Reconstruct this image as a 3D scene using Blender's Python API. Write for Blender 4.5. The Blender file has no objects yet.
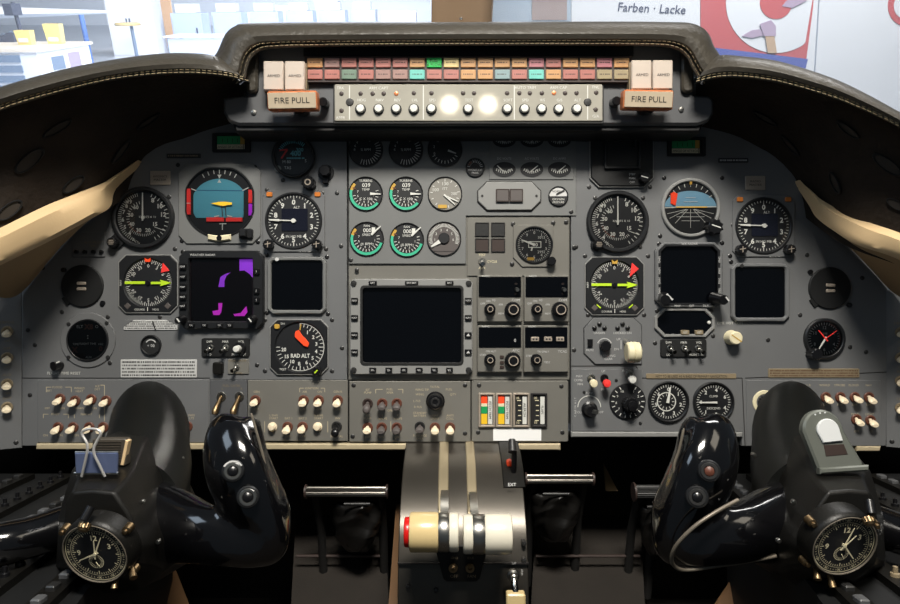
import bpy, bmesh, math, random
from mathutils import Vector, Matrix
random.seed(7)
sc = bpy.context.scene
C = sc.collection
R = math.radians
S = 0.0015                       # metres per picture unit on the instrument panel, one metre from the eye
PITCH = R(25)                    # the cockpit sits nose low: the whole flight deck leans by this much
EYE = Vector((0, -1, 2.0))       # the eye, two metres above the hangar floor
ROT = Matrix.Rotation(-PITCH, 4, 'X')
TILT = Matrix.Translation(EYE) @ ROT @ Matrix.Translation(Vector((0, 1, 0)))   # flight deck frame -> world
def W(px, py, Y=0.0):            # a point of the flight deck frame
    k = S * (1 + Y)
    return Vector(((px - 450) * k, Y, (302 - py) * k))
# ------------------------------------------------------------------ camera, world, lights, exposure
cd = bpy.data.cameras.new('camera'); cam = bpy.data.objects.new('camera', cd); C.objects.link(cam)
cd.sensor_width = 36; cd.lens = 36 / (900 * S); cd.clip_start = 0.02; cd.clip_end = 200
cam.matrix_world = TILT @ Matrix.Translation(Vector((0, -1, 0))) @ Matrix.Rotation(R(90), 4, 'X')
sc.camera = cam
sc.view_settings.view_transform = 'Standard'; sc.view_settings.look = 'None'
sc.view_settings.exposure = 0.0; sc.view_settings.gamma = 1.0; sc.view_settings.use_curve_mapping = False
wd = bpy.data.worlds.new('world'); sc.world = wd; wd.use_nodes = True
wd.node_tree.nodes['Background'].inputs[0].default_value = (0.70, 0.86, 1.0, 1)
wd.node_tree.nodes['Background'].inputs[1].default_value = 0.075
def area(name, loc, target, size, power, col, cockpit=True, sy=None, spread=None):
    l = bpy.data.lights.new(name, 'AREA'); l.energy = power; l.color = col; l.size = size
    if sy: l.shape = 'RECTANGLE'; l.size_y = sy
    if spread: l.spread = R(spread)
    o = bpy.data.objects.new(name, l); C.objects.link(o)
    loc = Vector(loc); target = Vector(target)
    if cockpit: loc = TILT @ loc; target = TILT @ target
    o.matrix_world = Matrix.Translation(loc) @ (target - loc).to_track_quat('-Z', 'Y').to_matrix().to_4x4()
    return o
area('cabin_light', (0.08, -1.32, 1.42), (0.05, 0, -0.12), 0.55, 23.5, (1.0, 0.95, 0.86), sy=0.32, spread=110)
area('side_fill_light', (-1.1, -1.0, 0.9), (-.1, 0, -0.1), 0.5, 3.0, (0.70, 0.84, 1.0))  # added side fill, bluish; no side window is built
area('side_fill_light', (1.1, -1.0, 0.9), (0.3, 0, -0.1), 0.5, 2.2, (1.0, 0.90, 0.74))  # added side fill, warm, on the other side
area('windshield_daylight', (-0.2, 0.9, 1.1), (0.0, 0.0, 0.30), 0.9, 5.0, (0.92, 0.96, 1.0), sy=0.5)
area('hangar_fill_light', (-4, 9, 6.5), (-5, 14, 0.5), 5, 1650, (0.86, 0.93, 1.0), cockpit=False)  # unseen area lamps added to brighten the hangar background
area('hangar_fill_light', (1, 16, 7.5), (-1, 26, 0.5), 6, 3000, (0.86, 0.92, 1.0), cockpit=False)
area('hangar_fill_light', (-6, 28, 8), (-9, 46, 2), 8, 2600, (0.9, 0.95, 1.0), cockpit=False)  # added to brighten the back wall
area('hangar_fill_light', (-9, 17, 8), (-9, 20, 0), 6, 600, (0.9, 0.95, 1.0), cockpit=False)  # added to brighten the hangar floor on the left
area('hangar_fill_light', (2.3, 3.0, 5.2), (2.3, 5.2, 1.9), 2.4, 430, (1.0, 0.98, 0.95), cockpit=False)  # unseen lamp added close to the banners to brighten them
# ------------------------------------------------------------------ materials
def lin(c):
    return tuple(((x / 255) / 12.92 if x / 255 <= 0.04045 else ((x / 255 + 0.055) / 1.055) ** 2.4) for x in c)
MATS = {}
def M(name, rgb=None, rough=0.5, metal=0.0, var=0.12, scale=60, bump=0.0, bscale=400, emit=0, coat=0, spec=0.5, rvar=0.0):
    if name in MATS: return MATS[name]
    m = bpy.data.materials.new(name); MATS[name] = m; m.use_nodes = True
    nt = m.node_tree; b = nt.nodes['Principled BSDF']; c = lin(rgb) + (1,)
    tc = nt.nodes.new('ShaderNodeTexCoord')
    n = nt.nodes.new('ShaderNodeTexNoise'); n.inputs['Scale'].default_value = scale; n.inputs['Detail'].default_value = 4
    nt.links.new(tc.outputs['Object'], n.inputs['Vector'])
    mx = nt.nodes.new('ShaderNodeMix'); mx.data_type = 'RGBA'
    mx.inputs[6].default_value = tuple(x * (1 - var) for x in c[:3]) + (1,)
    mx.inputs[7].default_value = tuple(min(1, x * (1 + var)) for x in c[:3]) + (1,)
    nt.links.new(n.outputs['Fac'], mx.inputs[0]); nt.links.new(mx.outputs[2], b.inputs['Base Color'])
    b.inputs['Roughness'].default_value = rough; b.inputs['Metallic'].default_value = metal
    b.inputs['Specular IOR Level'].default_value = spec
    if coat: b.inputs['Coat Weight'].default_value = coat; b.inputs['Coat Roughness'].default_value = 0.06
    if rvar:
        mr = nt.nodes.new('ShaderNodeMapRange'); mr.inputs[3].default_value = max(0.02, rough - rvar); mr.inputs[4].default_value = rough + rvar
        nt.links.new(n.outputs['Fac'], mr.inputs[0]); nt.links.new(mr.outputs[0], b.inputs['Roughness'])
    if bump:
        n2 = nt.nodes.new('ShaderNodeTexNoise'); n2.inputs['Scale'].default_value = bscale; n2.inputs['Detail'].default_value = 5
        nt.links.new(tc.outputs['Object'], n2.inputs['Vector'])
        bp = nt.nodes.new('ShaderNodeBump'); bp.inputs['Strength'].default_value = bump; bp.inputs['Distance'].default_value = 0.002
        nt.links.new(n2.outputs['Fac'], bp.inputs['Height']); nt.links.new(bp.outputs[0], b.inputs['Normal'])
    if emit:
        b.inputs['Emission Color'].default_value = c; b.inputs['Emission Strength'].default_value = emit
    return m
M('panel_grey', (104, 105, 106), 0.42, 0, 0.07, 14, 0.06, 900, rvar=0.08)
M('plate_grey', (112, 113, 112), 0.4, 0, 0.05, 20, 0.05, 900, rvar=0.08)
M('warm_grey', (118, 116, 110), 0.36, 0.15, 0.07, 18, 0.04, 900, rvar=0.1)
M('light_grey', (138, 138, 136), 0.38, 0.1, 0.04, 30)
M('bezel_black', (26, 27, 29), 0.38, 0, 0.1, 80)
M('matt_black', (12, 13, 14), 0.6, 0, 0.1, 80)
M('dial_black', (20, 21, 24), 0.5, 0, 0.05, 80)
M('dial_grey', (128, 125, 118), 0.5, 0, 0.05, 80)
M('dial_brown', (84, 78, 76), 0.5, 0, 0.05, 80)
M('screen_black', (4, 5, 8), 0.14, 0, 0.02, 30)
M('slate_blue', (22, 24, 36), 0.2, 0, 0.05, 30)
M('knob_black', (18, 18, 20), 0.28, 0, 0.1, 90)
M('white_paint', (208, 208, 202), 0.5, 0, 0.03, 200)
M('cream_paint', (222, 212, 178), 0.5, 0, 0.04, 200)
M('lever_cream', (236, 220, 190), 0.38, 0, 0.12, 160)
M('switch_red', (96, 56, 43), 0.45, 0, 0.2, 150)
M('red_paint', (236, 56, 52), 0.5, 0, 0.05, 100)
M('orange_red', (255, 78, 34), 0.5, 0, 0.05, 100)
M('orange_lamp', (205, 120, 50), 0.35, 0, 0.1, 100)
M('magenta_paint', (190, 50, 230), 0.4, 0, 0.08, 60)
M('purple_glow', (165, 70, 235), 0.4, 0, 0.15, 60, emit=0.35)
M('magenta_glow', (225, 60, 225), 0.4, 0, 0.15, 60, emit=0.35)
M('sky_blue', (84, 158, 178), 0.5, 0, 0.04, 60)
M('pale_sky', (120, 165, 190), 0.5, 0, 0.1, 60)
M('dark_blue', (50, 100, 140), 0.5, 0, 0.1, 60)
M('yellow_paint', (235, 190, 40), 0.5, 0, 0.06, 60)
M('lime_paint', (190, 225, 40), 0.5, 0, 0.04, 60)
M('dial_green', (56, 176, 138), 0.5, 0, 0.05, 60)
M('green_paint', (24, 150, 84), 0.5, 0, 0.08, 60)
M('amber_paint', (190, 150, 60), 0.5, 0, 0.08, 60)
M('teal_text', (110, 190, 200), 0.5, 0, 0.05, 60)
M('bar_steel', (120, 116, 110), 0.3, 1.0, 0.12, 60)
M('steel', (176, 174, 168), 0.3, 1.0, 0.12, 60, rvar=0.08)
M('wire_silver', (205, 202, 198), 0.3, 0.5, 0.04, 60)
M('chrome', (215, 214, 210), 0.13, 1.0, 0.04, 60)
M('brass', (140, 118, 88), 0.4, 1.0, 0.12, 60)
M('control_plate', (186, 182, 170), 0.06, 0.3, 0.10, 45)
M('screw_dark', (62, 62, 62), 0.4, 0.6, 0.2, 300)
M('placard_paper', (196, 196, 194), 0.45, 0, 0.08, 40)
M('placard_tan', (136, 122, 98), 0.5, 0.1, 0.12, 60)
M('placard_beige', (172, 160, 146), 0.4, 0.3, 0.10, 60)
M('ink', (30, 28, 28), 0.6, 0, 0.05, 60)
M('ink_brown', (86, 58, 40), 0.6, 0, 0.05, 60)
M('lip_beige', (186, 172, 142), 0.35, 0.1, 0.10, 20)
M('leather', (60, 56, 49), 0.38, 0, 0.25, 12, 0.5, 150, rvar=0.07)
M('stitch', (176, 160, 128), 0.7, 0, 0.2, 120)
M('underside', (46, 39, 33), 0.8, 0, 0.6, 14, 1.0, 130, spec=0.2)
M('hole_edge', (50, 43, 36), 0.7, 0, 0.2, 60)
M('cream_trim', (222, 192, 148), 0.40, 0, 0.06, 8, 0.08, 300)
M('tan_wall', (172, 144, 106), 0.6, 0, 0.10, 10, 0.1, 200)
M('housing_grey', (84, 85, 87), 0.42, 0, 0.1, 20, 0.05, 800)
M('housing_black', (24, 24, 25), 0.5, 0, 0.1, 20)
M('lamp_frame', (52, 40, 36), 0.5, 0, 0.1, 60)
M('armed_cream', (192, 180, 168), 0.35, 0.15, 0.06, 50)
M('copper_edge', (212, 128, 84), 0.35, 0.4, 0.15, 80)
M('fire_face', (196, 180, 156), 0.3, 0.2, 0.12, 60)
M('yoke_gloss', (10, 10, 12), 0.13, 0, 0.1, 30, 0.03, 120, coat=0.6, rvar=0.05)
M('yoke_satin', (16, 17, 16), 0.45, 0, 0.2, 16, 0.12, 500, rvar=0.06, spec=0.28)
M('caption', (186, 174, 148), 0.5, 0, 0.05, 60)
M('radar_screen', (24, 18, 22), 0.2, 0, 0.02, 30)
M('hub_black', (19, 18, 16), 0.42, 0, 0.25, 26, 0.1, 500, rvar=0.08, spec=0.3)
M('edge_worn', (120, 112, 100), 0.4, 0.3, 0.3, 60)
M('quadrant_metal', (84, 80, 74), 0.34, 0.75, 0.15, 10, 0.03, 600, rvar=0.06)
M('slot_metal', (172, 158, 130), 0.35, 0.6, 0.12, 20)
M('throttle_white', (228, 222, 204), 0.28, 0, 0.05, 30, coat=0.3)
M('throttle_cream', (216, 192, 140), 0.28, 0, 0.12, 30, coat=0.3)
M('button_red', (206, 24, 20), 0.3, 0, 0.08, 60)
M('well_black', (20, 19, 18), 0.7, 0, 0.3, 8, 0.2, 40)
M('carpet_brown', (34, 29, 24), 0.9, 0, 0.25, 30, 0.4, 300)  # very dark brown: the unlit footwell's shade is put into this colour
M('wood_brown', (112, 84, 58), 0.5, 0, 0.2, 14)
M('boot_black', (22, 21, 20), 0.35, 0, 0.2, 12, 0.15, 60)
M('clip_blue', (104, 116, 150), 0.28, 0.5, 0.1, 60)
M('clip_grey', (106, 109, 102), 0.36, 0.25, 0.08, 40)
M('tab_white', (206, 208, 208), 0.4, 0, 0.04, 40)
M('holder_brown', (66, 60, 52), 0.5, 0, 0.2, 60)
def bright(name, rgb, rough=0.5, var=0.06, scale=3): return M(name, rgb, rough, 0, var, scale)
bright('hangar_floor', (205, 212, 225), 0.4, 0.1, 0.8); bright('hangar_wall', (232, 238, 250)); bright('cabinet_blue', (186, 198, 224))
bright('bench_white', (236, 238, 244)); bright('bench_top', (236, 222, 205)); bright('drawer_grey', (120, 138, 162)); bright('bin_yellow', (248, 226, 146))
bright('pole_blue', (90, 130, 205)); bright('locker_white', (232, 232, 236)); bright('stool_yellow', (226, 198, 140)); bright('machine_dark', (70, 76, 96))
bright('banner_white', (222, 228, 236)); bright('banner_blue', (158, 176, 194)); bright('banner_brown', (150, 132, 128)); bright('banner_red', (192, 92, 96))
bright('banner_strip', (82, 98, 176)); bright('banner_ink', (52, 60, 92)); bright('banner_shade', (176, 160, 186)); bright('post_tan', (158, 132, 106), 0.5, 0.08, 10)
bright('brush_tan', (190, 165, 140)); bright('wing_white', (244, 246, 250)); bright('crate_pale', (200, 206, 226)); bright('door_orange', (226, 180, 140))
def glassmat(name, haze, gloss=0.05, rough=0.03):
    m = bpy.data.materials.new(name); MATS[name] = m; m.use_nodes = True; nt = m.node_tree
    for n in list(nt.nodes): nt.nodes.remove(n)
    out = nt.nodes.new('ShaderNodeOutputMaterial'); t = nt.nodes.new('ShaderNodeBsdfTransparent')
    g = nt.nodes.new('ShaderNodeBsdfGlossy'); g.inputs['Roughness'].default_value = rough
    f = nt.nodes.new('ShaderNodeFresnel'); f.inputs[0].default_value = 1.4
    mx = nt.nodes.new('ShaderNodeMixShader'); nt.links.new(f.outputs[0], mx.inputs[0]); nt.links.new(t.outputs[0], mx.inputs[1]); nt.links.new(g.outputs[0], mx.inputs[2])
    last = mx
    if haze:
        d = nt.nodes.new('ShaderNodeBsdfTranslucent'); d.inputs[0].default_value = (0.9, 0.94, 1, 1)
        ns = nt.nodes.new('ShaderNodeTexNoise'); ns.inputs['Scale'].default_value = 3
        mr = nt.nodes.new('ShaderNodeMapRange'); mr.inputs[3].default_value = haze * 0.5; mr.inputs[4].default_value = haze * 1.5
        m2 = nt.nodes.new('ShaderNodeMixShader'); nt.links.new(ns.outputs['Fac'], mr.inputs[0]); nt.links.new(mr.outputs[0], m2.inputs[0])
        nt.links.new(mx.outputs[0], m2.inputs[1]); nt.links.new(d.outputs[0], m2.inputs[2]); last = m2
    nt.links.new(last.outputs[0], out.inputs[0]); return m
M('sticker_white', (244, 244, 242), 0.5, 0, 0.02, 60)
glassmat('gauge_glass', 0); glassmat('windshield_glass', 0.10)
# ------------------------------------------------------------------ mesh building
_tc = {}
def glyphs(s, bold):
    key = (s, bold)
    if key not in _tc:
        cu = bpy.data.curves.new('t', 'FONT'); cu.body = s; cu.size = 1; cu.align_x = 'CENTER'; cu.resolution_u = 2; cu.offset = bold
        o = bpy.data.objects.new('t', cu); C.objects.link(o); dg = bpy.context.evaluated_depsgraph_get(); dg.update()
        me = bpy.data.meshes.new_from_object(o.evaluated_get(dg))
        _tc[key] = ([(v.co.x, v.co.y) for v in me.vertices], [tuple(p.vertices) for p in me.polygons])
        bpy.data.objects.remove(o); bpy.data.curves.remove(cu); bpy.data.meshes.remove(me)
    return _tc[key]
def circ(cx, cz, r, n=40, a0=0, a1=360, rz=None):
    rz = rz or r; m = n if a1 - a0 >= 360 else n + 1
    return [(cx + r * math.cos(R(a0 + (a1 - a0) * i / n)), cz + rz * math.sin(R(a0 + (a1 - a0) * i / n))) for i in range(m)]
def rrect(x0, z0, x1, z1, r, n=4):
    if x1 < x0: x0, x1 = x1, x0
    if z1 < z0: z0, z1 = z1, z0
    p = []
    for cx, cz, a in ((x1 - r, z0 + r, -90), (x1 - r, z1 - r, 0), (x0 + r, z1 - r, 90), (x0 + r, z0 + r, 180)):
        p += [(cx + r * math.cos(R(a + 90 * i / n)), cz + r * math.sin(R(a + 90 * i / n))) for i in range(n + 1)]
    return p
def octa(hw, hh, c): return [(-hw + c, -hh), (hw - c, -hh), (hw, -hh + c), (hw, hh - c), (hw - c, hh), (-hw + c, hh), (-hw, hh - c), (-hw, -hh + c)]
def inset(poly, t):
    n = len(poly); out = []
    ar = sum(poly[i][0] * poly[(i + 1) % n][1] - poly[(i + 1) % n][0] * poly[i][1] for i in range(n)); sg = 1 if ar > 0 else -1
    for i in range(n):
        p = Vector(poly[i - 1]); q = Vector(poly[i]); r = Vector(poly[(i + 1) % n])
        a = (q - p); b = (r - q)
        if a.length < 1e-6 or b.length < 1e-6: out.append(tuple(q)); continue
        a.normalize(); b.normalize(); na = Vector((-a.y, a.x)); nb = Vector((-b.y, b.x)); m = na + nb
        if m.length < 1e-4: out.append(tuple(q)); continue
        m.normalize(); out.append(tuple(q + m * sg * t / max(0.35, m.dot(na))))
    return out
def polar(poly, ang):
    d = Vector((math.cos(ang), math.sin(ang))); best = 0
    for i in range(len(poly)):
        a = Vector(poly[i]); b = Vector(poly[(i + 1) % len(poly)]); e = b - a
        den = d.x * e.y - d.y * e.x
        if abs(den) < 1e-9: continue
        t = (a.x * e.y - a.y * e.x) / den; u = (a.x * d.y - a.y * d.x) / den
        if t > 0 and -1e-6 <= u <= 1 + 1e-6: best = max(best, t)
    return (d.x * best, d.y * best)
class MB:
    """local frame: x right, z up, d towards the eye"""
    def __init__(s): s.v = []; s.f = []
    def add(s, vs, fs):
        n = len(s.v); s.v += [Vector(v) for v in vs]; s.f += [tuple(i + n for i in f) for f in fs]; return s
    def p3(s, pts, fs): return s.add([(x, -d, z) for x, z, d in pts], fs)
    def prism(s, poly, d0, d1, ch=0):
        rings = [[(x, z, d0) for x, z in poly]]
        if ch: rings += [[(x, z, d1 - ch) for x, z in poly], [(x, z, d1) for x, z in inset(poly, ch)]]
        else: rings += [[(x, z, d1) for x, z in poly]]
        n = len(poly); pts = [p for r in rings for p in r]; fs = [tuple(range(n))[::-1], tuple(range(n * (len(rings) - 1), n * len(rings)))]
        for k in range(len(rings) - 1):
            for i in range(n): j = (i + 1) % n; fs.append((k * n + i, k * n + j, (k + 1) * n + j, (k + 1) * n + i))
        return s.p3(pts, fs)
    def flat(s, poly, d): return s.p3([(x, z, d) for x, z in poly], [tuple(range(len(poly)))])
    def box(s, x0, z0, x1, z1, d0, d1, ch=0): return s.prism([(min(x0, x1), min(z0, z1)), (max(x0, x1), min(z0, z1)), (max(x0, x1), max(z0, z1)), (min(x0, x1), max(z0, z1))], d0, d1, ch)
    def rbox(s, x0, z0, x1, z1, r, d0, d1, ch=0):
        r = max(r, ch * 1.35); return s.prism(rrect(x0, z0, x1, z1, r), d0, d1, ch)
    def frame(s, outer, inner, d0, d1, ch=0.8, N=56, din=None):
        cx = sum(p[0] for p in inner) / len(inner); cz = sum(p[1] for p in inner) / len(inner)
        o = [(x - cx, z - cz) for x, z in outer]; i_ = [(x - cx, z - cz) for x, z in inner]
        an = sorted(set([round(2 * math.pi * k / N, 4) for k in range(N)] + [round(math.atan2(z, x) % (2 * math.pi), 4) for x, z in o + i_]))
        an = [a for k, a in enumerate(an) if k == 0 or a - an[k - 1] > 0.004]
        oo = [polar(o, a) for a in an]; ii = [polar(i_, a) for a in an]
        oi = [(x * (1 - ch / max(1, math.hypot(x, z))), z * (1 - ch / max(1, math.hypot(x, z)))) for x, z in oo]
        io = [(x * (1 + ch / max(1, math.hypot(x, z))), z * (1 + ch / max(1, math.hypot(x, z)))) for x, z in ii]
        din = d0 if din is None else din
        rings = [(oo, d0), (oo, d1 - ch), (oi, d1), (io, d1), (ii, d1 - ch), (ii, din)]; n = len(an)
        pts = [(x + cx, z + cz, d) for r, d in rings for x, z in r]; fs = []
        for k in range(5):
            for i in range(n): j = (i + 1) % n; fs.append((k * n + i, k * n + j, (k + 1) * n + j, (k + 1) * n + i))
        return s.p3(pts, fs)
    def lathe(s, cx, cz, prof, n=32, sx=1, sz=1):
        pts = []; fs = []
        for r, d in prof: pts += [(cx + r * sx * math.cos(2 * math.pi * i / n), cz + r * sz * math.sin(2 * math.pi * i / n), d) for i in range(n)]
        for k in range(len(prof) - 1):
            for i in range(n): j = (i + 1) % n; fs.append((k * n + i, k * n + j, (k + 1) * n + j, (k + 1) * n + i))
        if prof[-1][0] > 0: fs.append(tuple(range((len(prof) - 1) * n, len(prof) * n)))
        return s.p3(pts, fs)
    def cyl(s, cx, cz, r, d0, d1, n=24, ch=0): return s.lathe(cx, cz, [(r, d0), (r, d1 - ch), (r - ch, d1)] if ch else [(r, d0), (r, d1)], n)
    def ring(s, cx, cz, r0, r1, d0, d1, n=40, ch=0.5): return s.lathe(cx, cz, [(r1, d0), (r1, d1 - ch), (r1 - ch, d1), (r0 + ch, d1), (r0, d1 - ch), (r0, d0), (r0 - 0.01, d0)], n) if 0 else s._ring(cx, cz, r0, r1, d0, d1, n, ch)
    def _ring(s, cx, cz, r0, r1, d0, d1, n, ch):
        prof = [(r1, d0), (r1, d1 - ch), (r1 - ch, d1), (r0 + ch, d1), (r0, d1 - ch), (r0, d0)]; pts = []; fs = []
        for r, d in prof: pts += [(cx + r * math.cos(2 * math.pi * i / n), cz + r * math.sin(2 * math.pi * i / n), d) for i in range(n)]
        for k in range(5):
            for i in range(n): j = (i + 1) % n; fs.append((k * n + i, k * n + j, (k + 1) * n + j, (k + 1) * n + i))
        return s.p3(pts, fs)
    def knurl(s, cx, cz, r, d0, d1, teeth=12, cut=0.12):
        poly = []
        for i in range(teeth * 2): a = math.pi * i / teeth; q = r * (1 if i % 2 else 1 - cut); poly.append((cx + q * math.cos(a), cz + q * math.sin(a)))
        return s.prism(poly, d0, d1, r * 0.1)
    def line(s, x1, z1, x2, z2, w, d0, d1=None, w2=None):
        w2 = w if w2 is None else w2; a = Vector((x2 - x1, z2 - z1)); a.normalize(); nx, nz = -a.y, a.x
        p = [(x1 - nx * w / 2, z1 - nz * w / 2), (x2 - nx * w2 / 2, z2 - nz * w2 / 2), (x2 + nx * w2 / 2, z2 + nz * w2 / 2), (x1 + nx * w / 2, z1 + nz * w / 2)]
        return s.flat(p, d0) if d1 is None else s.prism(p, d0, d1)
    def ticks(s, r0, r1, a0, a1, n, w, d=1.4, cx=0, cz=0, skip=None):
        for i in range(n + 1):
            if skip and i % skip == 0: continue
            a = R(a0 + (a1 - a0) * i / max(1, n)); x, z = math.sin(a), math.cos(a)
            s.line(cx + x * r0, cz + z * r0, cx + x * r1, cz + z * r1, w, d)
        return s
    def arc(s, r0, r1, a0, a1, d=1.4, cx=0, cz=0, n=28):
        pts = []; fs = []
        for i in range(n + 1):
            a = R(a0 + (a1 - a0) * i / n)
            for r in (r0, r1): pts.append((cx + r * math.sin(a), cz + r * math.cos(a), d))
            if i: fs.append((2 * i - 2, 2 * i - 1, 2 * i + 1, 2 * i))
        return s.p3(pts, fs)
    def nums(s, strs, r, a0, a1, size, d=1.45, cx=0, cz=0, bold=0.03, radial=False):
        n = len(strs) - 1
        for i, t in enumerate(strs):
            if not t: continue
            ad = a0 + (a1 - a0) * i / max(1, n); a = R(ad)
            s.text(t, cx + r * math.sin(a), cz + r * math.cos(a), size, d, bold, rot=-ad if radial else 0)
        return s
    def text(s, t, x, z, size, d=1.4, bold=0.02, rot=0, sx=1.0):
        if size < 3.5: bold = 0.0
        vs, fs = glyphs(t, bold); k = size / 0.72; c, q = math.cos(R(rot)), math.sin(R(rot)); pts = []
        for u, v in vs:
            u = u * k * sx; v = v * k - size / 2; pts.append((x + u * c - v * q, z + u * q + v * c, d))
        return s.p3(pts, fs)
    def dashes(s, x0, z0, x1, z1, rows, d, h=0.5, seed=1):
        rd = random.Random(seed); dz = (z1 - z0) / rows
        for r in range(rows):
            x = x0; z = z0 + dz * (r + 0.5)
            while x < x1 - 1:
                w = rd.uniform(0.5, 1.3); s.flat([(x, z - abs(dz) * h / 2), (x + w, z - abs(dz) * h / 2), (x + w, z + abs(dz) * h / 2), (x, z + abs(dz) * h / 2)], d); x += w + rd.choice((0.3, 0.35, 0.9))
        return s
    def needle(s, a, r0, r1, w0, w1, d=3, cx=0, cz=0, th=0.5):
        a = R(a); x, z = math.sin(a), math.cos(a); return s.line(cx + x * r0, cz + z * r0, cx + x * r1, cz + z * r1, w0, d, d + th, w1)
    def loft(s, rings, closed=True, cap=True):
        n = len(rings[0]); pts = [Vector(p) for r in rings for p in r]; fs = []
        for k in range(len(rings) - 1):
            for i in range(n if closed else n - 1): j = (i + 1) % n; fs.append((k * n + i, k * n + j, (k + 1) * n + j, (k + 1) * n + i))
        if cap and closed: fs.append(tuple(range(n))[::-1]); fs.append(tuple(range(n * (len(rings) - 1), n * len(rings))))
        return s.add(pts, fs)
    def tube(s, path, rad, n=16, cap=True, flatten=1.0, up=None):
        path = [Vector(p) for p in path]; rings = []
        if not hasattr(rad, '__len__'): rad = [rad] * len(path)
        prev = None
        for i, p in enumerate(path):
            t = (path[min(i + 1, len(path) - 1)] - path[max(i - 1, 0)]).normalized()
            if prev is None:
                u = Vector(up) if up else (Vector((0, 1, 0)) if abs(t.y) < 0.9 else Vector((1, 0, 0)))
            else: u = prev
            u = (u - t * u.dot(t)).normalized(); prev = u; w = t.cross(u)
            rings.append([p + (u * math.cos(2 * math.pi * k / n) * flatten + w * math.sin(2 * math.pi * k / n)) * rad[i] for k in range(n)])
        return s.loft(rings, True, cap)
    def xf(s, m): s.v = [m @ v for v in s.v]; return s
    def mesh(s, name, mat, k=1.0, off=None, smooth=True):
        me = bpy.data.meshes.new(name); off = off or Vector((0, 0, 0))
        me.from_pydata([(v - off) * k for v in s.v], [], s.f)
        bm = bmesh.new(); bm.from_mesh(me); bmesh.ops.recalc_face_normals(bm, faces=bm.faces); bm.to_mesh(me); bm.free()
        me.materials.append(MATS[mat])
        if smooth: me.shade_smooth(); me.set_sharp_from_angle(angle=R(38))
        return me
def spline(pts, n=8):
    out = []; P = [Vector(p) for p in pts]
    for i in range(len(P) - 1):
        p0 = P[max(i - 1, 0)]; p1 = P[i]; p2 = P[i + 1]; p3 = P[min(i + 2, len(P) - 1)]
        for k in range(n):
            t = k / n; out.append(0.5 * ((2 * p1) + (p2 - p0) * t + (2 * p0 - 5 * p1 + 4 * p2 - p3) * t * t + (3 * p1 - p0 - 3 * p2 + p3) * t ** 3))
    out.append(P[-1]); return out
class Thing:
    def __init__(s, name, label, cat, px=None, py=None, Y=0.0, group=None, loc=None, k=None, structure=False):
        s.o = bpy.data.objects.new(name, None); C.objects.link(s.o); s.o.empty_display_size = 0.01
        s.o.location = loc if loc is not None else W(px, py, Y); s.k = k if k is not None else S * (1 + Y)
        if structure: s.o['kind'] = 'structure'
        else: s.o['label'] = label; s.o['category'] = cat
        if group: s.o['group'] = group
        s.worldly = loc is not None
    def part(s, name, mb, mat, parent=None, label=None, me=None):
        if me is None: me = mb.mesh(name, mat, s.k, s.o.location.copy() if s.worldly else None)
        o = bpy.data.objects.new(name, me); C.objects.link(o); o.parent = parent or s.o
        if label: o['label'] = label
        return o
def single(name, mb, mat, label=None, cat=None, loc=(0, 0, 0), k=1.0, group=None, structure=False):
    loc = Vector(loc); me = mb.mesh(name, mat, k, loc if k == 1.0 else None); o = bpy.data.objects.new(name, me); C.objects.link(o); o.location = loc
    if structure: o['kind'] = 'structure'
    else: o['label'] = label; o['category'] = cat
    if group: o['group'] = group
    return o
def flatthing(name, px, py, label, cat, mb, mat, Y=0.0, group=None):
    me = mb.mesh(name, mat, S * (1 + Y)); o = bpy.data.objects.new(name, me); C.objects.link(o); o.location = W(px, py, Y); o['label'] = label; o['category'] = cat
    if group: o['group'] = group
    return o
# ------------------------------------------------------------------ the instrument panel and its fixed plates
def pp(pts, ox=450, oy=302): return [(x - ox, oy - y) for x, y in pts]
panel = Thing('instrument_panel', 'wide grey instrument panel spanning the flight deck and carrying all the gauges', 'instrument panel', 450, 302, 0)
left_poly = [(22, 446), (22, 292), (40, 250), (75, 205), (120, 162), (165, 138), (215, 118), (347, 112), (347, 380), (210, 380), (210, 444)]
right_poly = [(571, 432), (571, 112), (700, 118), (740, 130), (780, 158), (815, 196), (850, 236), (880, 275), (890, 292), (886, 446), (742, 446), (742, 432)]
panel.part('backing', MB().prism(pp([(24, 440), (24, 296), (60, 240), (140, 160), (220, 125), (690, 125), (780, 165), (850, 240), (884, 296), (884, 425), (560, 425), (560, 440)]), -12, -9), 'matt_black')
panel.part('left_section', MB().prism(pp(left_poly)[::-1], -8, 0, 0.5), 'panel_grey')
panel.part('right_section', MB().prism(pp(right_poly)[::-1], -8, 0, 0.5), 'panel_grey')
panel.part('centre_section', MB().prism(pp([(348.3, 380), (569.8, 380), (569.8, 112), (348.3, 112)]), -8, -1, 0.5), 'warm_grey')
panel.part('engine_gauge_plate', MB().prism(pp([(349, 264), (466, 264), (466, 216), (576, 216), (576, 112), (349, 112)]), -1, 1.2, 0.5), 'plate_grey')
panel.part('standby_plate', MB().prism(pp([(467, 276), (569, 276), (569, 217.5), (467, 217.5)]), -1, 0.6, 0.4), 'warm_grey')
panel.part('electrical_gauge_plate', MB().prism(pp([(489, 180), (573, 180), (573, 124), (489, 124)]), 1.2, 2.2, 0.4), 'plate_grey')
panel.part('lower_edge', MB().prism(pp([(38, 449), (560, 449.5), (560, 443), (38, 443)]), -6, 4, 1.2), 'lip_beige', label='beige lower edge strip')
panel.part('lower_edge', MB().prism(pp([(571, 437), (742, 437), (742, 432), (571, 431.5)]), -6, 2, 1), 'light_grey')
panel.part('lower_edge', MB().prism(pp([(856, 451), (879, 451), (880, 446), (856, 446)]), -6, 2, 1), 'lip_beige')
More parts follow.
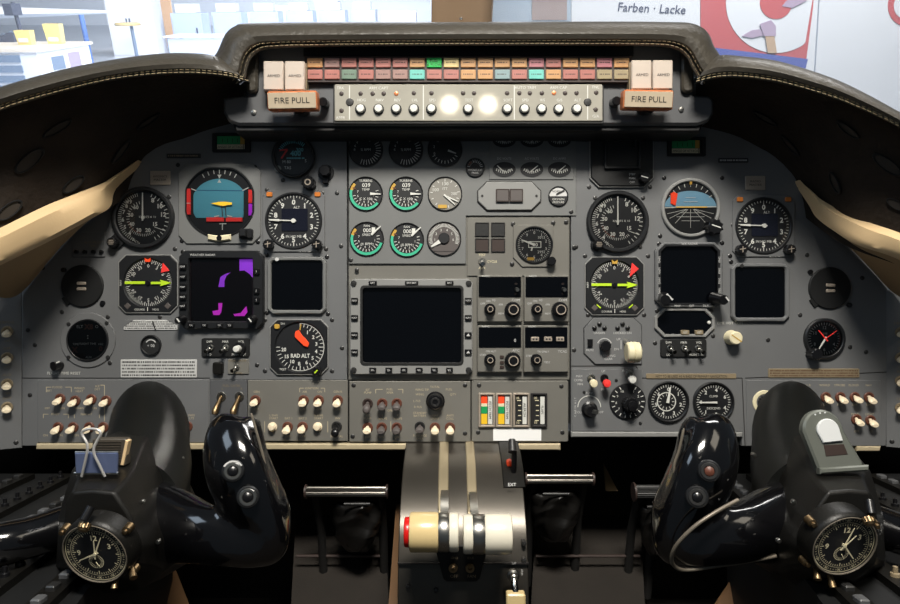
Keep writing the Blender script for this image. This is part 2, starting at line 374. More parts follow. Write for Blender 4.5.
# engraved seams as thin dark inlays
sm = MB()
for a in ([(22, 378), (210, 378)], [(571, 366), (636, 366)], [(640, 378), (742, 378)], [(742, 378), (745, 446)], [(636, 366), (642, 378)], [(888, 372), (745, 378)]):
    (x1, y1), (x2, y2) = pp(a); sm.line(x1, z1 := y1, x2, y2, 0.8, 0.25)
panel.part('seam', sm, 'ink')
screw_me = None
def screw_mb(r=2.2): return MB().lathe(0, 0, [(r, 0), (r, 0.3), (r * 0.7, 0.7), (0, 0.8)], 14), MB().line(-r * 0.6, -r * 0.2, r * 0.6, r * 0.2, 0.6, 0.9)
sA, sB = screw_mb(); sAm = sA.mesh('screw', 'screw_dark', S); sBm = sB.mesh('screw_slot', 'ink', S); sCm = sA.mesh('screw', 'knob_black', S)
def screw(parent, px, py, ox, oy, d=0, dark=False, k=1.0):
    o = bpy.data.objects.new('screw', sCm if dark else sAm); C.objects.link(o); o.parent = parent
    o.location = ((px - ox) * S * k, -d * S * k, (oy - py) * S * k); o.rotation_euler = (0, random.uniform(0, 3), 0)
    q = bpy.data.objects.new('slot', sBm); C.objects.link(q); q.parent = o
    return o
for x, y in [(169, 197), (118, 197), (62, 312), (108, 317), (160, 317), (43, 268), (28, 330), (35, 345), (110, 363), (257, 365), (265, 320), (332, 320), (332, 371), (265, 371), (175, 249), (30, 395), (337, 193), (341, 246), (342, 348), (52, 237), (118, 246), (267, 190), (322, 193), (326, 249), (283, 180)]:
    screw(panel.o, x, y, 450, 302)
for x, y in [(178, 165), (255, 167), (182, 241), (258, 242), (183, 252), (258, 253), (267, 255), (327, 257), (267, 313), (328, 314), (92, 270 - 1), (102, 305 + 0)]: screw(panel.o, x, y, 450, 302, 0, True)
for x, y in [(351, 260), (357, 270), (571, 212), (566, 222), (553, 223), (513, 224), (574, 247), (512, 264), (353, 152)]: screw(panel.o, x, y, 450, 302, 1.2)
for x, y in [(589, 187), (650, 187), (595, 198), (643, 198), (576, 247), (640, 247), (585, 256), (648, 256), (588, 315), (644, 315), (574, 350), (655, 343), (713, 336), (657, 311), (711, 311), (733, 225), (807, 255 - 0), (800, 315), (850, 347), (866, 352), (862, 290 - 12), (715, 305), (768, 340)]: screw(panel.o, x, y, 450, 302)
for x, y in [(664, 178), (722, 178), (660, 236), (659, 244), (722, 243), (730, 256), (786, 255), (731, 262), (787, 317), (733, 316)]: screw(panel.o, x, y, 450, 302, 0, True)
# ------------------------------------------------------------------ gauges
def gl(t, r, d, poly=None): t.part('cover_glass', MB().flat(poly or circ(0, 0, r, 48), d), 'gauge_glass')
def asi(px, py, r, kx, ky, label):
    t = Thing('airspeed_indicator', label, 'airspeed indicator', px, py, 0, 'airspeed indicators')
    t.part('bezel', MB().ring(0, 0, r - 4.5, r, 0, 5, 56, 1.2), 'bezel_black')
    d = t.part('dial_face', MB().cyl(0, 0, r - 4, 0, 1), 'dial_black')
    m = MB().ticks(r - 9, r - 5.5, 20, 150, 13, 0.8).ticks(r - 9, r - 5.5, 205, 345, 28, 0.6).ticks(r - 15, r - 12.5, 140, 225, 14, 0.5)
    m.nums(['8', '10', '12'], r - 11, 28, 80, 4.4).nums(['15', '20', '30', '40', '50', '60'], r - 18, 118, 325, 3.8).nums(['4', '5', '6', '7'], r - 10.5, 222, 287, 4.0)
    m.text('MACH', -8, -r + 8, 2.6, rot=-35).text('KNOTS X 10', 4, 1, 2.2).line(11, -9, 22, -13, 0.7, 1.5).flat([(-18, 16), (-14, 18), (-15, 14)], 1.6)
    m.nums(['8', '9'], r - 10.5, 305, 322, 3.6)
    for a in range(225, 350, 10): m.ticks(r - 17, r - 14, a, a, 0, 0.6)
    t.part('markings', m, 'white_paint', d)
    t.part('speed_arc', MB().arc(r - 16.2, r - 15, 190, 255), 'switch_red', d, 'dull red arc')
    t.part('needle', MB().needle(0, -3, r - 6, 1.6, 0.9).cyl(0, 0, 1.5, 1, 3.2), 'white_paint')
    dx, dz = kx - px, py - ky; a = math.atan2(dz, dx)
    t.part('knob_mount', MB().cyl(dx, dz, 6.6, 0, 3, 24, 0.8).line(dx * 0.8, dz * 0.8, dx, dz, 13, 0, 3), 'bezel_black')
    k = t.part('knob', MB().knurl(dx, dz, 5, 3, 10, 16), 'knob_black')
    t.part('knob_marking', MB().line(dx - 3, dz, dx + 3, dz, 0.7, 10.1).line(dx - 2.4, dz - 1.8, dx + 2.4, dz - 1.8, 0.6, 10.1).line(dx - 2.4, dz + 1.8, dx + 2.4, dz + 1.8, 0.6, 10.1), 'placard_beige', k)
    gl(t, r - 4.6, 4)
asi(144, 218, 31, 116, 243, 'round black airspeed indicator at the left of the panel, beside the blue attitude display')
asi(617, 222, 31, 597, 245, 'round black airspeed indicator right of centre, below the small black hooded box')
def altim(px, py, label, slash):
    t = Thing('altimeter', label, 'altimeter', px, py, 0, 'altimeters')
    t.part('mounting_plate', MB().frame(octa(31, 31, 6), circ(0, 0, 28, 48), 0, 1.6, 0.6, 56), 'panel_grey')
    t.part('bezel', MB().ring(0, 0, 26, 28.6, 0, 3, 56, 0.8), 'bezel_black')
    d = t.part('dial_face', MB().cyl(0, 0, 26.3, 0, 1, 48), 'dial_black')
    m = MB().ticks(23, 25.3, 0, 360, 50, 0.5).ticks(21.8, 25.3, 0, 360, 10, 0.9).nums([str(i) for i in range(10)] + [''], 18.8, 0, 360, 5.0)
    m.text('ALT', 3, 13.5, 2.6).text('IN HG MB', 0, -15.5, 2.6)
    t.part('markings', m, 'white_paint', d)
    w = t.part('counter_window', MB().rbox(-12, -10, 15 if 0 else 14, 12, 1, 1, 1.8), 'slate_blue')
    t.part('warning_lamp', MB().rbox(-27, 24, -21, 28.5, 1, 1, 3, 0.4), 'orange_lamp', None, 'orange lamp')
    t.part('warning_lamp', MB().rbox(21, 24, 27, 28.5, 1, 1, 3, 0.4), 'orange_lamp', None, 'orange lamp')
    t.part('needle', MB().needle(272, -3, 14, 1.0, 1.0).needle(272, 14, 24, 2.2, 1.0).cyl(0, 0, 2.2, 1.5, 3.4), 'white_paint')
    for sx in (-1, 1):
        k = t.part('knob', MB().knurl(sx * 24, -24, 5.2, 1, 9, 14), 'knob_black')
        t.part('knob_marking', MB().line(sx * 24 - 3, -24, sx * 24 + 3, -23, 0.8, 9.1).line(sx * 24, -27, sx * 24, -21, 0.8, 9.1), 'placard_beige', k)
    t.part('lettering', MB().text('PUSH', -26, -16.5, 2).text('BARO SET', 12, -30, 2), 'white_paint')
    gl(t, 26, 2.4)
altim(294, 221, 'square-mounted altimeter with orange lamps, left of the engine gauges', 0)
altim(763, 226, 'square-mounted altimeter with orange lamps, near the right end of the panel', 0)
# big attitude indicator, left
t = Thing('attitude_indicator', 'large attitude indicator with a flat blue field and red warning flags on the left', 'attitude indicator', 220, 204)
ovl = [(x, z) for x, z in circ(0, 2, 36, 64)]; ovl = [(max(-34, min(34.5, x)), max(-35, min(36, z))) for x, z in ovl]
t.part('mounting_plate', MB().frame(octa(41, 40, 8), inset(ovl, 0.2), 0, 1.8, 0.7, 64), 'plate_grey')
d = t.part('dial_face', MB().prism(ovl, 0, 0.8), 'dial_black')
t.part('bezel', MB().frame(ovl, inset(ovl, 1.6), 0.5, 3, 0.5, 64), 'bezel_black')
hor = [(max(-26, min(24, x)), max(-14, z)) for x, z in circ(0, 0, 28, 64, rz=25)]
t.part('sky_field', MB().prism(hor, 0.8, 1.5), 'sky_blue', d, 'turquoise horizon field')
t.part('horizon_line', MB().line(-24, 13.5, 26, 13, 0.7, 1.7), 'dark_blue', d)
for x0, x1, z0, z1, c in ((-33, -28.5, -11, 15, 'red_paint'), (29, 33, 0.5, 14, 'red_paint'), (29, 33.5, -12, 0, 'magenta_paint'), (-13, 4.5, -18, -13.6, 'red_paint'), (6.5, 23, -18, -13.8, 'red_paint')):
    t.part('warning_flag', MB().box(x0, z0, x1, z1, 1, 2.4, 0.3), c, d)
m = MB().ticks(30, 34, -30, 30, 6, 0.8, 1.8, 0, 0).flat([(-2, 29), (2, 29), (0, 25)][::-1], 1.8).flat([(-2, 21), (2, 21), (0, 24.5)], 1.8).line(-28, 15, -23, 13, 1, 2).line(23, 13, 29, 16, 1, 2)
m.line(3, -20, 3, -26, 0.9, 1.8).line(0, -20, 7, -20, 0.9, 1.8).line(-5, -13, 0, -12, 1, 2.5).line(8, -12, 13, -13, 1, 2.5).line(-33, 0.5, -28.5, 0.5, 0.6, 2.6)
t.part('markings', m, 'white_paint', d)
t.part('aircraft_symbol', MB().prism([(-8, 0), (4, -2.5), (9, -1.5), (13, -1.2), (13, 1), (6, 1.8), (0, 1.6)], 3, 3.6), 'yellow_paint', d, 'yellow aircraft symbol')
t.part('symbol_stem', MB().line(2.5, -1, 3.5, -13, 0.7, 2.5, 3).line(6, -1, 7, -13, 0.7, 2.5, 3), 'ink', d)
t.part('slip_tube', MB().prism([(-11, -30.5), (0, -32), (12, -30.5), (12, -36), (0, -38), (-11, -36)][::-1], 1.5, 4.5, 1), 'cream_paint', None, 'pale slip indicator tube')
t.part('slip_ball', MB().cyl(0.8, -34.4, 2.6, 4, 5.2), 'knob_black').parent = t.o
t.part('test_knob', MB().rbox(20, -35, 34, -25, 2, 1.5, 5, 1).box(22.5, -33.5, 29, -27, 5, 12, 0.8), 'bezel_black')
gl(t, 0, 2.8, inset(ovl, 1.2))
# second attitude indicator, right
t = Thing('attitude_indicator', 'round attitude indicator with a tilted blue horizon, right of centre', 'attitude indicator', 690, 208)
t.part('bezel', MB().ring(0, 0, 26, 29.5, 0, 3.5, 56, 1), 'light_grey')
d = t.part('dial_face', MB().cyl(0, 0, 26.5, 0, 0.9, 48), 'dial_black')
t.part('sky_field', MB().flat([(-26, 1), (26, 1)] + [(x, z + 1) for x, z in circ(0, 0, 25.9, 24, 8, 172, rz=16)], 1.2), 'pale_sky', d, 'pale blue horizon field')
t.part('ground_field', MB().flat([(26, 0.6), (-26, 0.6)] + [(x, z) for x, z in circ(0, 0, 25.9, 24, 181, 359)], 1.2), 'dial_black', d)
m = MB().ticks(21, 24.5, -60, 60, 8, 0.7, 1.6).line(-26, 0, 26, 1, 0.9, 1.7)
for a in (-75, -60, -40, 0, 40, 60, 75): m.line(math.sin(R(a)) * 4, -1.5, math.sin(R(a)) * 24, -math.cos(R(a)) * 19 - 1, 0.45, 1.6)
for z, w in ((-5, 10), (-9, 14), (-13, 9), (6, 7), (10, 5)): m.line(-w, z, w, z, 0.45, 1.7)
t.part('markings', m, 'white_paint', d)
t.part('warning_flag', MB().prism([(-20, 4), (-15, 2), (-13, 14), (-17, 16), (-20, 14)], 1.5, 2.5, 0.3), 'orange_red', d, 'orange flag')
t.part('aircraft_symbol', MB().line(-15, 0.6, 16, 0.6, 1.1, 2.6, 3).box(-1.2, 23, 1.2, 26, 1.8, 2.6), 'amber_paint', d)
k = t.part('cage_knob', MB().knurl(21, -20, 8.4, 1, 12, 9, 0.2), 'knob_black'); t.part('knob_marking', MB().line(17, -18, 26, -21, 1, 12.2), 'white_paint', k)
gl(t, 26.2, 2.8)
# horizontal situation indicators
def hsi(px, py, label, mir):
    t = Thing('horizontal_situation_indicator', label, 'compass indicator', px, py, 0, 'horizontal situation indicators')
    t.part('mounting_plate', MB().frame(octa(29, 28.5, 7), circ(0, 1, 24, 48), 0, 3, 0.9, 56), 'bezel_black')
    t.part('plate_edge', MB().frame(octa(29.8, 29.3, 7.4), octa(28.7, 28.2, 7), 0, 2.2, 0.3, 40), 'light_grey')
    d = t.part('compass_card', MB().cyl(0, 1, 24.3, 0, 1, 48), 'dial_black')
    m = MB().ticks(20.5, 23.2, 0, 360, 72, 0.45, 1.4, 0, 1).ticks(19.2, 23.2, 0, 360, 36, 0.6, 1.4, 0, 1)
    m.nums(['0', '3', '6', 'E', '12', '15', 'S', '21', '24', 'W', '30', '33', ''], 17.2, 0, 360, 3.4, 1.5, 0, 1, radial=True)
    m.text('NAV', -27, 1, 2, 3.1, rot=90).text('COURSE', -8, -25.4, 2, 3.1).text('HDG', 8, -25.4, 2, 3.1).line(0, -23, 0, -27, 0.7, 3.2)
    t.part('markings', m, 'white_paint', d)
    t.part('course_pointer', MB().line(-23, 1.3, -3, 1.3, 2.6, 2, 2.6).line(3, 1, 14, 1, 2.4, 2, 2.6).prism([(12, -2.2), (20, 0), (23, 1), (20, 2), (12, 4.2), (14, 1)], 2, 2.7), 'lime_paint', None, 'lime yellow course pointer')
    t.part('heading_flag', MB().prism([(13, 11), (22, 13), (15, 19.5 + 2)], 2, 3, 0.2) if not mir else MB().prism([(15, 9), (24, 17), (17, 23)], 2, 3.6, 0.2), 'red_paint', None, 'red warning flag')
    t.part('lubber_mark', MB().prism([(-2.5, 22), (2.5, 22), (3, 26), (0, 24), (-3, 26)][::1], 1.5, 3.4), 'orange_red' if not mir else 'amber_paint')
    t.part('hub', MB().cyl(0, 1, 2, 1, 3), 'knob_black')
    for sx in (-1, 1): t.part('corner_window', MB().prism([(sx * 20 - 3.5, -22), (sx * 20, -25.5), (sx * 20 + 3.5, -22), (sx * 20, -18.5)], 3, 3.6, 0.4), 'dial_brown')
    if mir: t.part('corner_mark', MB().line(-18, -18.5, -14, -22, 1.1, 3.2).line(18, -18.5, 14, -22, 1.1, 3.2), 'lime_paint')
    gl(t, 24, 2.9)
hsi(149, 284, 'black compass indicator with a lime pointer, below the left airspeed indicator', False)
hsi(614, 286, 'black compass indicator with a lime pointer, below the right airspeed indicator', True)
# radio altimeter
t = Thing('radio_altimeter', 'black radio altimeter with a fluorescent orange needle, reading RAD ALT', 'altimeter', 299.5, 347)
t.part('mounting_plate', MB().frame(octa(28.5, 27, 7), circ(1, 0, 24.6, 48), 0, 3, 0.9, 56), 'bezel_black')
t.part('plate_edge', MB().frame(octa(29.3, 27.8, 7.4), octa(28.2, 26.7, 7), 0, 2.2, 0.3, 40), 'light_grey')
d = t.part('dial_face', MB().cyl(1, 0, 25, 0, 1, 48), 'dial_black')
m = MB().ticks(20, 24, 0, 270, 27, 0.6, 1.4, 1, 0).ticks(18.5, 24, 0, 180, 6, 0.9, 1.4, 1, 0).arc(23.4, 24, 0, 200, 1.4, 1, 0).nums(['', '1', '2', '3', '4', '5', '6', '8', '10', '15', '20'], 16.5, 0, 262, 3.6, 1.5, 1, 0).text('RAD ALT', 1, -8.5, 4, bold=0.03, sx=0.85).text('TEST', -16, -22, 2.2, 3.1).text('DH', -16, 23.5, 2, 3.1)
t.part('markings', m, 'white_paint', d)
t.part('needle', MB().prism([(-3, 16), (0, 17), (3, 12), (7, 8), (10, 4), (9, 0), (5, 1), (0, 6), (-4, 10), (-4, 14)][::-1], 2.2, 3.4, 0.5), 'orange_red', None, 'fluorescent orange needle')
t.part('bug', MB().line(1, 17, 2, 23, 1.2, 2, 2.6), 'amber_paint')
t.part('warning_lamp', MB().rbox(-24, 18, -19, 23, 1.5, 2.5, 5, 0.6), 'amber_paint')
k = t.part('knob', MB().knurl(18.5, -23.5, 4.6, 2, 10, 12), 'knob_black'); t.part('knob_marking', MB().line(17, -25, 20, -22, 1.2, 10.1), 'lime_paint', k)
gl(t, 24.4, 2.8)
# engine gauges
def eng(px, py, label, kind, grp):
    t = Thing('engine_gauge', label, 'gauge', px, py, 0.0, grp); b = 1.2; r = 17.2
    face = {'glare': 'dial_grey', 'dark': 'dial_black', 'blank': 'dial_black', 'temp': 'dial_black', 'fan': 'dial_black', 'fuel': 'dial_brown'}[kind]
    t.part('bezel', MB().ring(0, 0, r - 1, r, b, b + 1.8, 44, 0.4), 'bezel_black')
    d = t.part('dial_face', MB().cyl(0, 0, r - 0.8, b - 0.2, b + 0.5, 40), face); w = MB(); q = b + 0.9
    if kind in ('temp', 'fan'):
        t.part('green_arc', MB().arc(r - 3.6, r - 1.0, 128 if kind == 'temp' else 105, 285, q), 'dial_green', d, 'green scale arc')
        t.part('amber_arc', MB().arc(r - 4, r - 1.2, 285, 312, q), 'amber_paint', d); t.part('red_mark', MB().line(-13, 6, -10, 5, 1, q + 0.2).text('- -', 0, -9.5, 3, q), 'switch_red', d)
        w.ticks(r - 7, r - 4.2, 75, 260, 12, 0.6, q).text('TURBINE' if kind == 'temp' else 'FAN', 0, 13, 2.4, q)
        w.text('039' if kind == 'temp' else '000', 0.5, 8.6, 4.0, q, 0.01).text('TEMP' if kind == 'temp' else 'SPEED', 0, 4.2, 2.4, q).text('C X 100' if kind == 'temp' else '% RPM', 0, -5, 2.6, q).nums(['7', '6', '5', '4', '3', '2', '1'], r - 9, 285, 100, 2.4, q)
        if kind == 'fan': w.box(5, 6, 8.4, 11.4, q, q + 0.2)
        t.part('needle', MB().needle(92, 4.5, 15, 2.6, 0.8, b + 1.4) if kind == 'temp' else MB().line(4.5, 4, 14, 12.5, 2.2, b + 1.4, b + 1.9, 1.0), 'white_paint')
    elif kind == 'glare':
        w.ticks(r - 5, r - 2.5, 0, 330, 12, 0.7, q).text('130', 0, 10, 3.4, q).text('100', -9.5, 4, 3.4, q).text('ITT', 0, 5, 2.6, q).text('200', 9, 0, 3, q)
        t.part('needle', MB().line(-1, -1, 10, -11, 1.8, b + 1.4, b + 1.9, 0.8).line(2, -3, 13, -8, 1.4, b + 1.4, b + 1.9, 0.8), 'white_paint'); t.part('amber_mark', MB().rbox(-7, -14.5, 2, -11, 1, q, q + 0.3), 'amber_paint', d)
    elif kind == 'dark':
        w.ticks(r - 7, r - 2, 60, 200, 12, 0.6, q).nums(['', '8', '6', '4', '2'], r - 6, 250, 330, 2.4, q).text('TURB', 0, 10, 2.6, q).text('% RPM', 0, 0, 2.6, q)
        t.part('needle', MB().line(3, 8.5, 7, 12.5, 2.4, b + 1.4, b + 1.9), 'white_paint')
    elif kind == 'blank':
        w.ticks(r - 6, r - 3, 120, 240, 8, 0.6, q).nums(['0', '2', '4'], r - 6, 250, 320, 2.6, q)
        t.part('needle', MB().line(3, -1, 11, -4, 2, b + 1.4, b + 1.9, 0.8), 'white_paint')
    else:
        w.ticks(r - 5.5, r - 2, -110, 110, 40, 0.5, q).nums(['1', '2', '3', '4', '5', '6'], r - 8, -95, 95, 2.6, q)
        t.part('hub', MB().cyl(0, 0.5, 5.6, b, b + 2.2, 28, 0.6), 'dial_black'); t.part('counter_window', MB().rbox(-10, -12.5, 10, -7.5, 1.4, b, b + 1), 'dial_brown')
        t.part('needle', MB().needle(238, 5, 15, 4.0, 1.6, b + 1.4), 'white_paint')
    t.part('markings', w, 'white_paint', d); gl(t, r - 0.9, b + 2.1) if 0 else None
eng(366, 150, 'dark engine gauge in the shaded top row, leftmost', 'dark', 'engine gauges'); eng(406, 150, 'dark engine gauge in the shaded top row, middle one of three', 'dark', 'engine gauges')
eng(445, 150, 'dim oil gauge in the shaded top row, with almost no scale to be seen', 'blank', 'engine gauges')
eng(366, 194, 'turbine temperature gauge with green arc, left of its pair', 'temp', 'engine gauges'); eng(406, 194, 'turbine temperature gauge with green arc, right of its pair', 'temp', 'engine gauges')
eng(445, 194, 'pale washed-out gauge right of the two temperature gauges', 'glare', 'engine gauges')
eng(367, 239, 'fan speed gauge with green arc, above the corner of the big centre screen', 'fan', 'engine gauges'); eng(407, 240, 'fan speed gauge with green arc, between the other fan gauge and the brown dial', 'fan', 'engine gauges')
eng(444, 239, 'brownish gauge with a fat white needle pointing to lower left', 'fuel', 'engine gauges')
def small_round(px, py, r, name, label, cat, base=1.2):
    t = Thing(name, label, cat, px, py, 0)
    t.part('bezel', MB().ring(0, 0, r - 1, r, base, base + 2, 32, 0.4), 'bezel_black'); d = t.part('dial_face', MB().cyl(0, 0, r - 0.8, base - 0.2, base + 0.6), 'dial_black'); return t, d, base + 1
t, d, q = small_round(475, 168, 9.5, 'pressure_gauge', 'small black pressure gauge left of the six edge meters', 'gauge')
t.part('markings', MB().ticks(5, 8, -80, 80, 10, 0.5, q).text('HYDRAULIC', 0, -2.4, 1.9, q).text('PRESS', 0, -5.2, 1.9, q), 'placard_paper', d); t.part('red_mark', MB().arc(5.5, 7.5, -70, -30, q + 0.1), 'switch_red', d)
t, d, q = small_round(558, 196.5, 10, 'pressure_gauge', 'small gauge with a half white face, right of the eight-sided plate', 'gauge')
t.part('pale_field', MB().flat(circ(0, 0, 9, 20, 15, 165) + [(-8.6, 0), (8.6, 0)], q - 0.2), 'placard_paper', d); t.part('markings', MB().text('OXYGEN', 0, -3, 2.1, q).text('PRESSURE', 0, -6, 1.9, q), 'white_paint', d)
t.part('needle', MB().line(-2, 2, 6, 6, 1.2, q + 0.5, q + 0.9).text('NORM', -2, 5, 2, q + 0.1), 'ink')
def edge_meter(px, py, rz, label):
    t = Thing('edge_meter', label, 'meter', px, py, 0, 'electrical meters'); b = 2.2; o = circ(0, 0, 11.5, 40, rz=rz)
    d = t.part('dial_face', MB().prism(o, b - 0.5, b + 0.5), 'dial_black'); w = MB()
    for i in range(9): x = -8 + 2 * i; zz = -rz * 0.55 * (1 - (x / 10) ** 2) ; w.line(x, zz, x * 0.9, zz + 2.4, 0.7, b + 0.8)
    w.text('20', -5, -0.5, 2.2, b + 0.8).text('30', 0, -1.5, 2.2, b + 0.8).text('40', 5, -0.5, 2.2, b + 0.8); t.part('markings', w, 'white_paint', d)
    t.part('needle', MB().line(-1, -2, -7 if px < 520 else 6, rz * 0.5, 0.9, b + 1.2, b + 1.5), 'white_paint'); return t
for i, (x, n) in enumerate(((504, 'DC VOLTS'), (531.5, 'AC VOLTS'), (559, 'DC AMPS'))):
    edge_meter(x, 141, 7, ('leftmost', 'middle', 'rightmost')[i] + ' electrical meter of the upper dim row')
    t = edge_meter(x, 170, 7.5, ('leftmost', 'middle', 'rightmost')[i] + ' electrical meter of the lower row, caption above it')
    t.part('caption', MB().text(n, 0, 11, 2.2, 2.5), 'placard_paper')
# eight-sided plate with two square lamps
t = Thing('warning_lamp_panel', 'eight-sided grey plate with two dim square lamps', 'lamp panel', 509, 196.5)
t.part('plate', MB().prism(octa(31, 14, 9), 1.2, 4, 0.6), 'light_grey'); t.part('plate_edge', MB().frame(octa(32, 15, 9.4), octa(30.8, 13.8, 9), 1.2, 2.2, 0.2), 'ink')
for x in (-6.8, 6.8): t.part('square_lamp', MB().rbox(x - 6, -5.5, x + 6, 6, 0.6, 4, 6, 0.5), 'dial_brown'); t.part('lamp_rim', MB().frame(rrect(x - 6.6, -6.2, x + 6.6, 6.6, 0.6), rrect(x - 5.6, -5.2, x + 5.6, 5.6, 0.6), 4, 6.3, 0.2), 'lamp_frame')
for x in (-27, 27): t.part('screw', MB().cyl(x, 0, 1.2, 4, 4.5), 'ink')
# four dark squares
for i, (x, y) in enumerate(((482, 229.5), (498, 229.5), (482, 245.3), (498, 245.3))):
    t = Thing('square_indicator', ('upper left', 'upper right', 'lower left', 'lower right')[i] + ' dark square indicator of the block of four', 'indicator', x, y, 0, 'dark square indicators')
    t.part('frame', MB().frame(rrect(-7, -6.8, 7, 6.8, 0.5), rrect(-6, -5.8, 6, 5.8, 0.4), 0.6, 2.2, 0.3), 'ink'); t.part('lens', MB().rbox(-6, -5.8, 6, 5.8, 0.4, 0.6, 1.6), 'screw_dark' if i < 2 else 'lamp_frame')
t = Thing('test_toggle_switch', 'small silver toggle switch below the four dark squares', 'switch', 482, 261.5)
t.part('nut', MB().knurl(0, 0, 3.6, 0.6, 2.6, 6, 0.05), 'steel'); t.part('lever', MB().tube([(0, -2, 0), (0, -12, -3)], [1.3, 2.0], 12), 'chrome'); t.part('lettering', MB().text('TEST', 0, 6.5, 2.4, 0.8).text('AUX', 0, -6.5, 2.4, 0.8).text('CYCLE', 10, 0, 2.4, 0.8), 'cream_paint')
# standby altimeter
t = Thing('standby_altimeter', 'small standby altimeter on a cut-corner plate beside the four dark squares', 'altimeter', 534, 245)
t.part('mounting_plate', MB().frame([(-12, -22), (19, -22), (19, 20), (-21, 20), (-21, -13)], circ(0, 0, 18.2, 48), 0.6, 2.2, 0.5), 'warm_grey')
t.part('bezel', MB().ring(0, 0, 17, 18.6, 0.6, 4, 44, 0.5), 'bezel_black'); d = t.part('dial_face', MB().cyl(0, 0, 17.2, 0.4, 1.6, 40), 'dial_black')
m = MB().ticks(14.5, 16.6, 0, 360, 50, 0.45, 2).nums(list('0123456789') + [''], 12.3, 0, 360, 3, 2.1).text('1013', 7, 7.5, 2.8, 2.1).text('2992', 7, -7, 2.8, 2.1); t.part('markings', m, 'white_paint', d)
t.part('counter_window', MB().frame(rrect(-6, -3, 7, 3.5, 0.4), rrect(-5.2, -2.2, 6.2, 2.7, 0.3), 1.8, 2.6, 0.2).text('00', 1, 0.2, 3.6, 2.2), 'white_paint'); t.part('needle', MB().line(0, 0, -13, 5, 2.6, 2.8, 3.2, 0.8).line(-2, -2, -3, -6, 1.4, 2.8, 3.2), 'white_paint')
t.part('flag', MB().rbox(-7, -15.5, 0, -12.5, 0.6, 1.8, 2.2), 'amber_paint'); t.part('knob', MB().knurl(16.5, -16.5, 4.6, 1, 9, 14), 'knob_black'); gl(t, 17, 3.6)
# ------------------------------------------------------------------ remaining left and right instruments
def disc_cover(px, py, label, s=1):
    t = Thing('audio_jack_plate', label, 'jack plate', px, py, 0, 'round jack plates')
    t.part('plate', MB().cyl(0, 0, 21, 0, 2.4, 48, 0.8).line(-17 * s, -10, -12 * s, -17, 8, 0, 2), 'matt_black')
    for z in (2.6, -3): t.part('jack_socket', MB().rbox(-4.6, z - 1.6, 4.6, z + 1.6, 1, 2.4, 3.6, 0.5), 'placard_beige')
    for x, z in ((-19, 16), (20, -17)): t.part('screw', MB().lathe(x, z, [(2.6, 0), (2.4, 1.6), (0, 1.8)], 16), 'knob_black')
disc_cover(83, 286, 'round matt black plate with two brass sockets, far left of the panel'); disc_cover(829, 288, 'round matt black plate with two brass sockets, far right of the panel')
def aoa(px, py, label):
    t = Thing('angle_of_attack_meter', label, 'meter', px, py, 0, 'angle of attack meters')
    t.part('case', MB().frame(rrect(-19, -9.5, 19, 9.5, 1), rrect(-15, -7, 15, 7, 0.6), 0, 3, 0.5), 'matt_black'); d = t.part('dial_face', MB().rbox(-15, -7, 15, 7, 0.5, 0, 1), 'matt_black')
    t.part('green_band', MB().flat([(-14.5, -1.6), (8.5, -1.6), (8.5, 6.5), (-14.5, 6.5)], 1.3), 'green_paint', d, 'green band'); t.part('amber_band', MB().flat([(8.7, -1.6), (13, -1.6), (13, 6.5), (8.7, 6.5)], 1.3), 'amber_paint', d, 'amber band')
    t.part('caption_strip', MB().flat([(-14.5, -6.4), (13, -6.4), (13, -1.8), (-14.5, -1.8)], 1.3), 'cream_paint', d); t.part('caption', MB().text('ANGLE OF ATTACK', -1, -4.1, 2.4, 1.5, 0.03, sx=0.85).line(12, -6.4, 12, -1.8, 0.6, 1.6), 'ink', d)
    t.part('scale', MB().line(-9, 0, -9, 4, 0.5, 1.5).line(-4, 0, -4, 4, 0.5, 1.5).line(1, 0, 1, 4, 0.5, 1.5).line(6, 0, 6, 4, 0.5, 1.5), 'dial_black', d)
aoa(232, 143, 'small green angle of attack meter at the top left of the panel'); aoa(686, 147, 'small green angle of attack meter at the top right of the panel')
t = Thing('mach_airspeed_display', 'dim round gauge with a red needle and pale blue digits in the shade', 'gauge', 294, 157)
t.part('bezel', MB().ring(0, 0, 18.5, 21.5, 0, 5, 48, 1), 'bezel_black'); d = t.part('dial_face', MB().cyl(0, 0, 19, 0, 1, 40), 'dial_black')
m = MB().ticks(13.5, 17, -60, 40, 14, 0.8).text('400', 2, 3.5, 5, 1.5, 0.04).text('300', 6, 7, 3.6, 1.5).dashes(-7, -3, 12, 0, 1, 1.5); t.part('digits', m, 'teal_text', d)
t.part('needle', MB().line(-12, -2, -6, 7, 1.6, 2.2, 2.7).line(-14, 6, -6, 7, 1.4, 2.2, 2.7), 'red_paint', None, 'red needle'); t.part('markings', MB().text('M 80', -7, -5, 3, 1.5).text('TAS', -6, -11, 3, 1.5).text('5', 12, -4, 3, 1.5), 'white_paint', d)
k = t.part('knob', MB().knurl(16, -27, 6.8, 0, 11, 10, 0.15), 'knob_black'); t.part('knob_marking', MB().ring(16, -27, 2, 3.2, 11, 11.4, 20, 0.1), 'placard_beige', k)
t.part('index_post', MB().box(3, 14, 5.4, 23, 3, 6, 0.5), 'bezel_black'); gl(t, 18.6, 4)
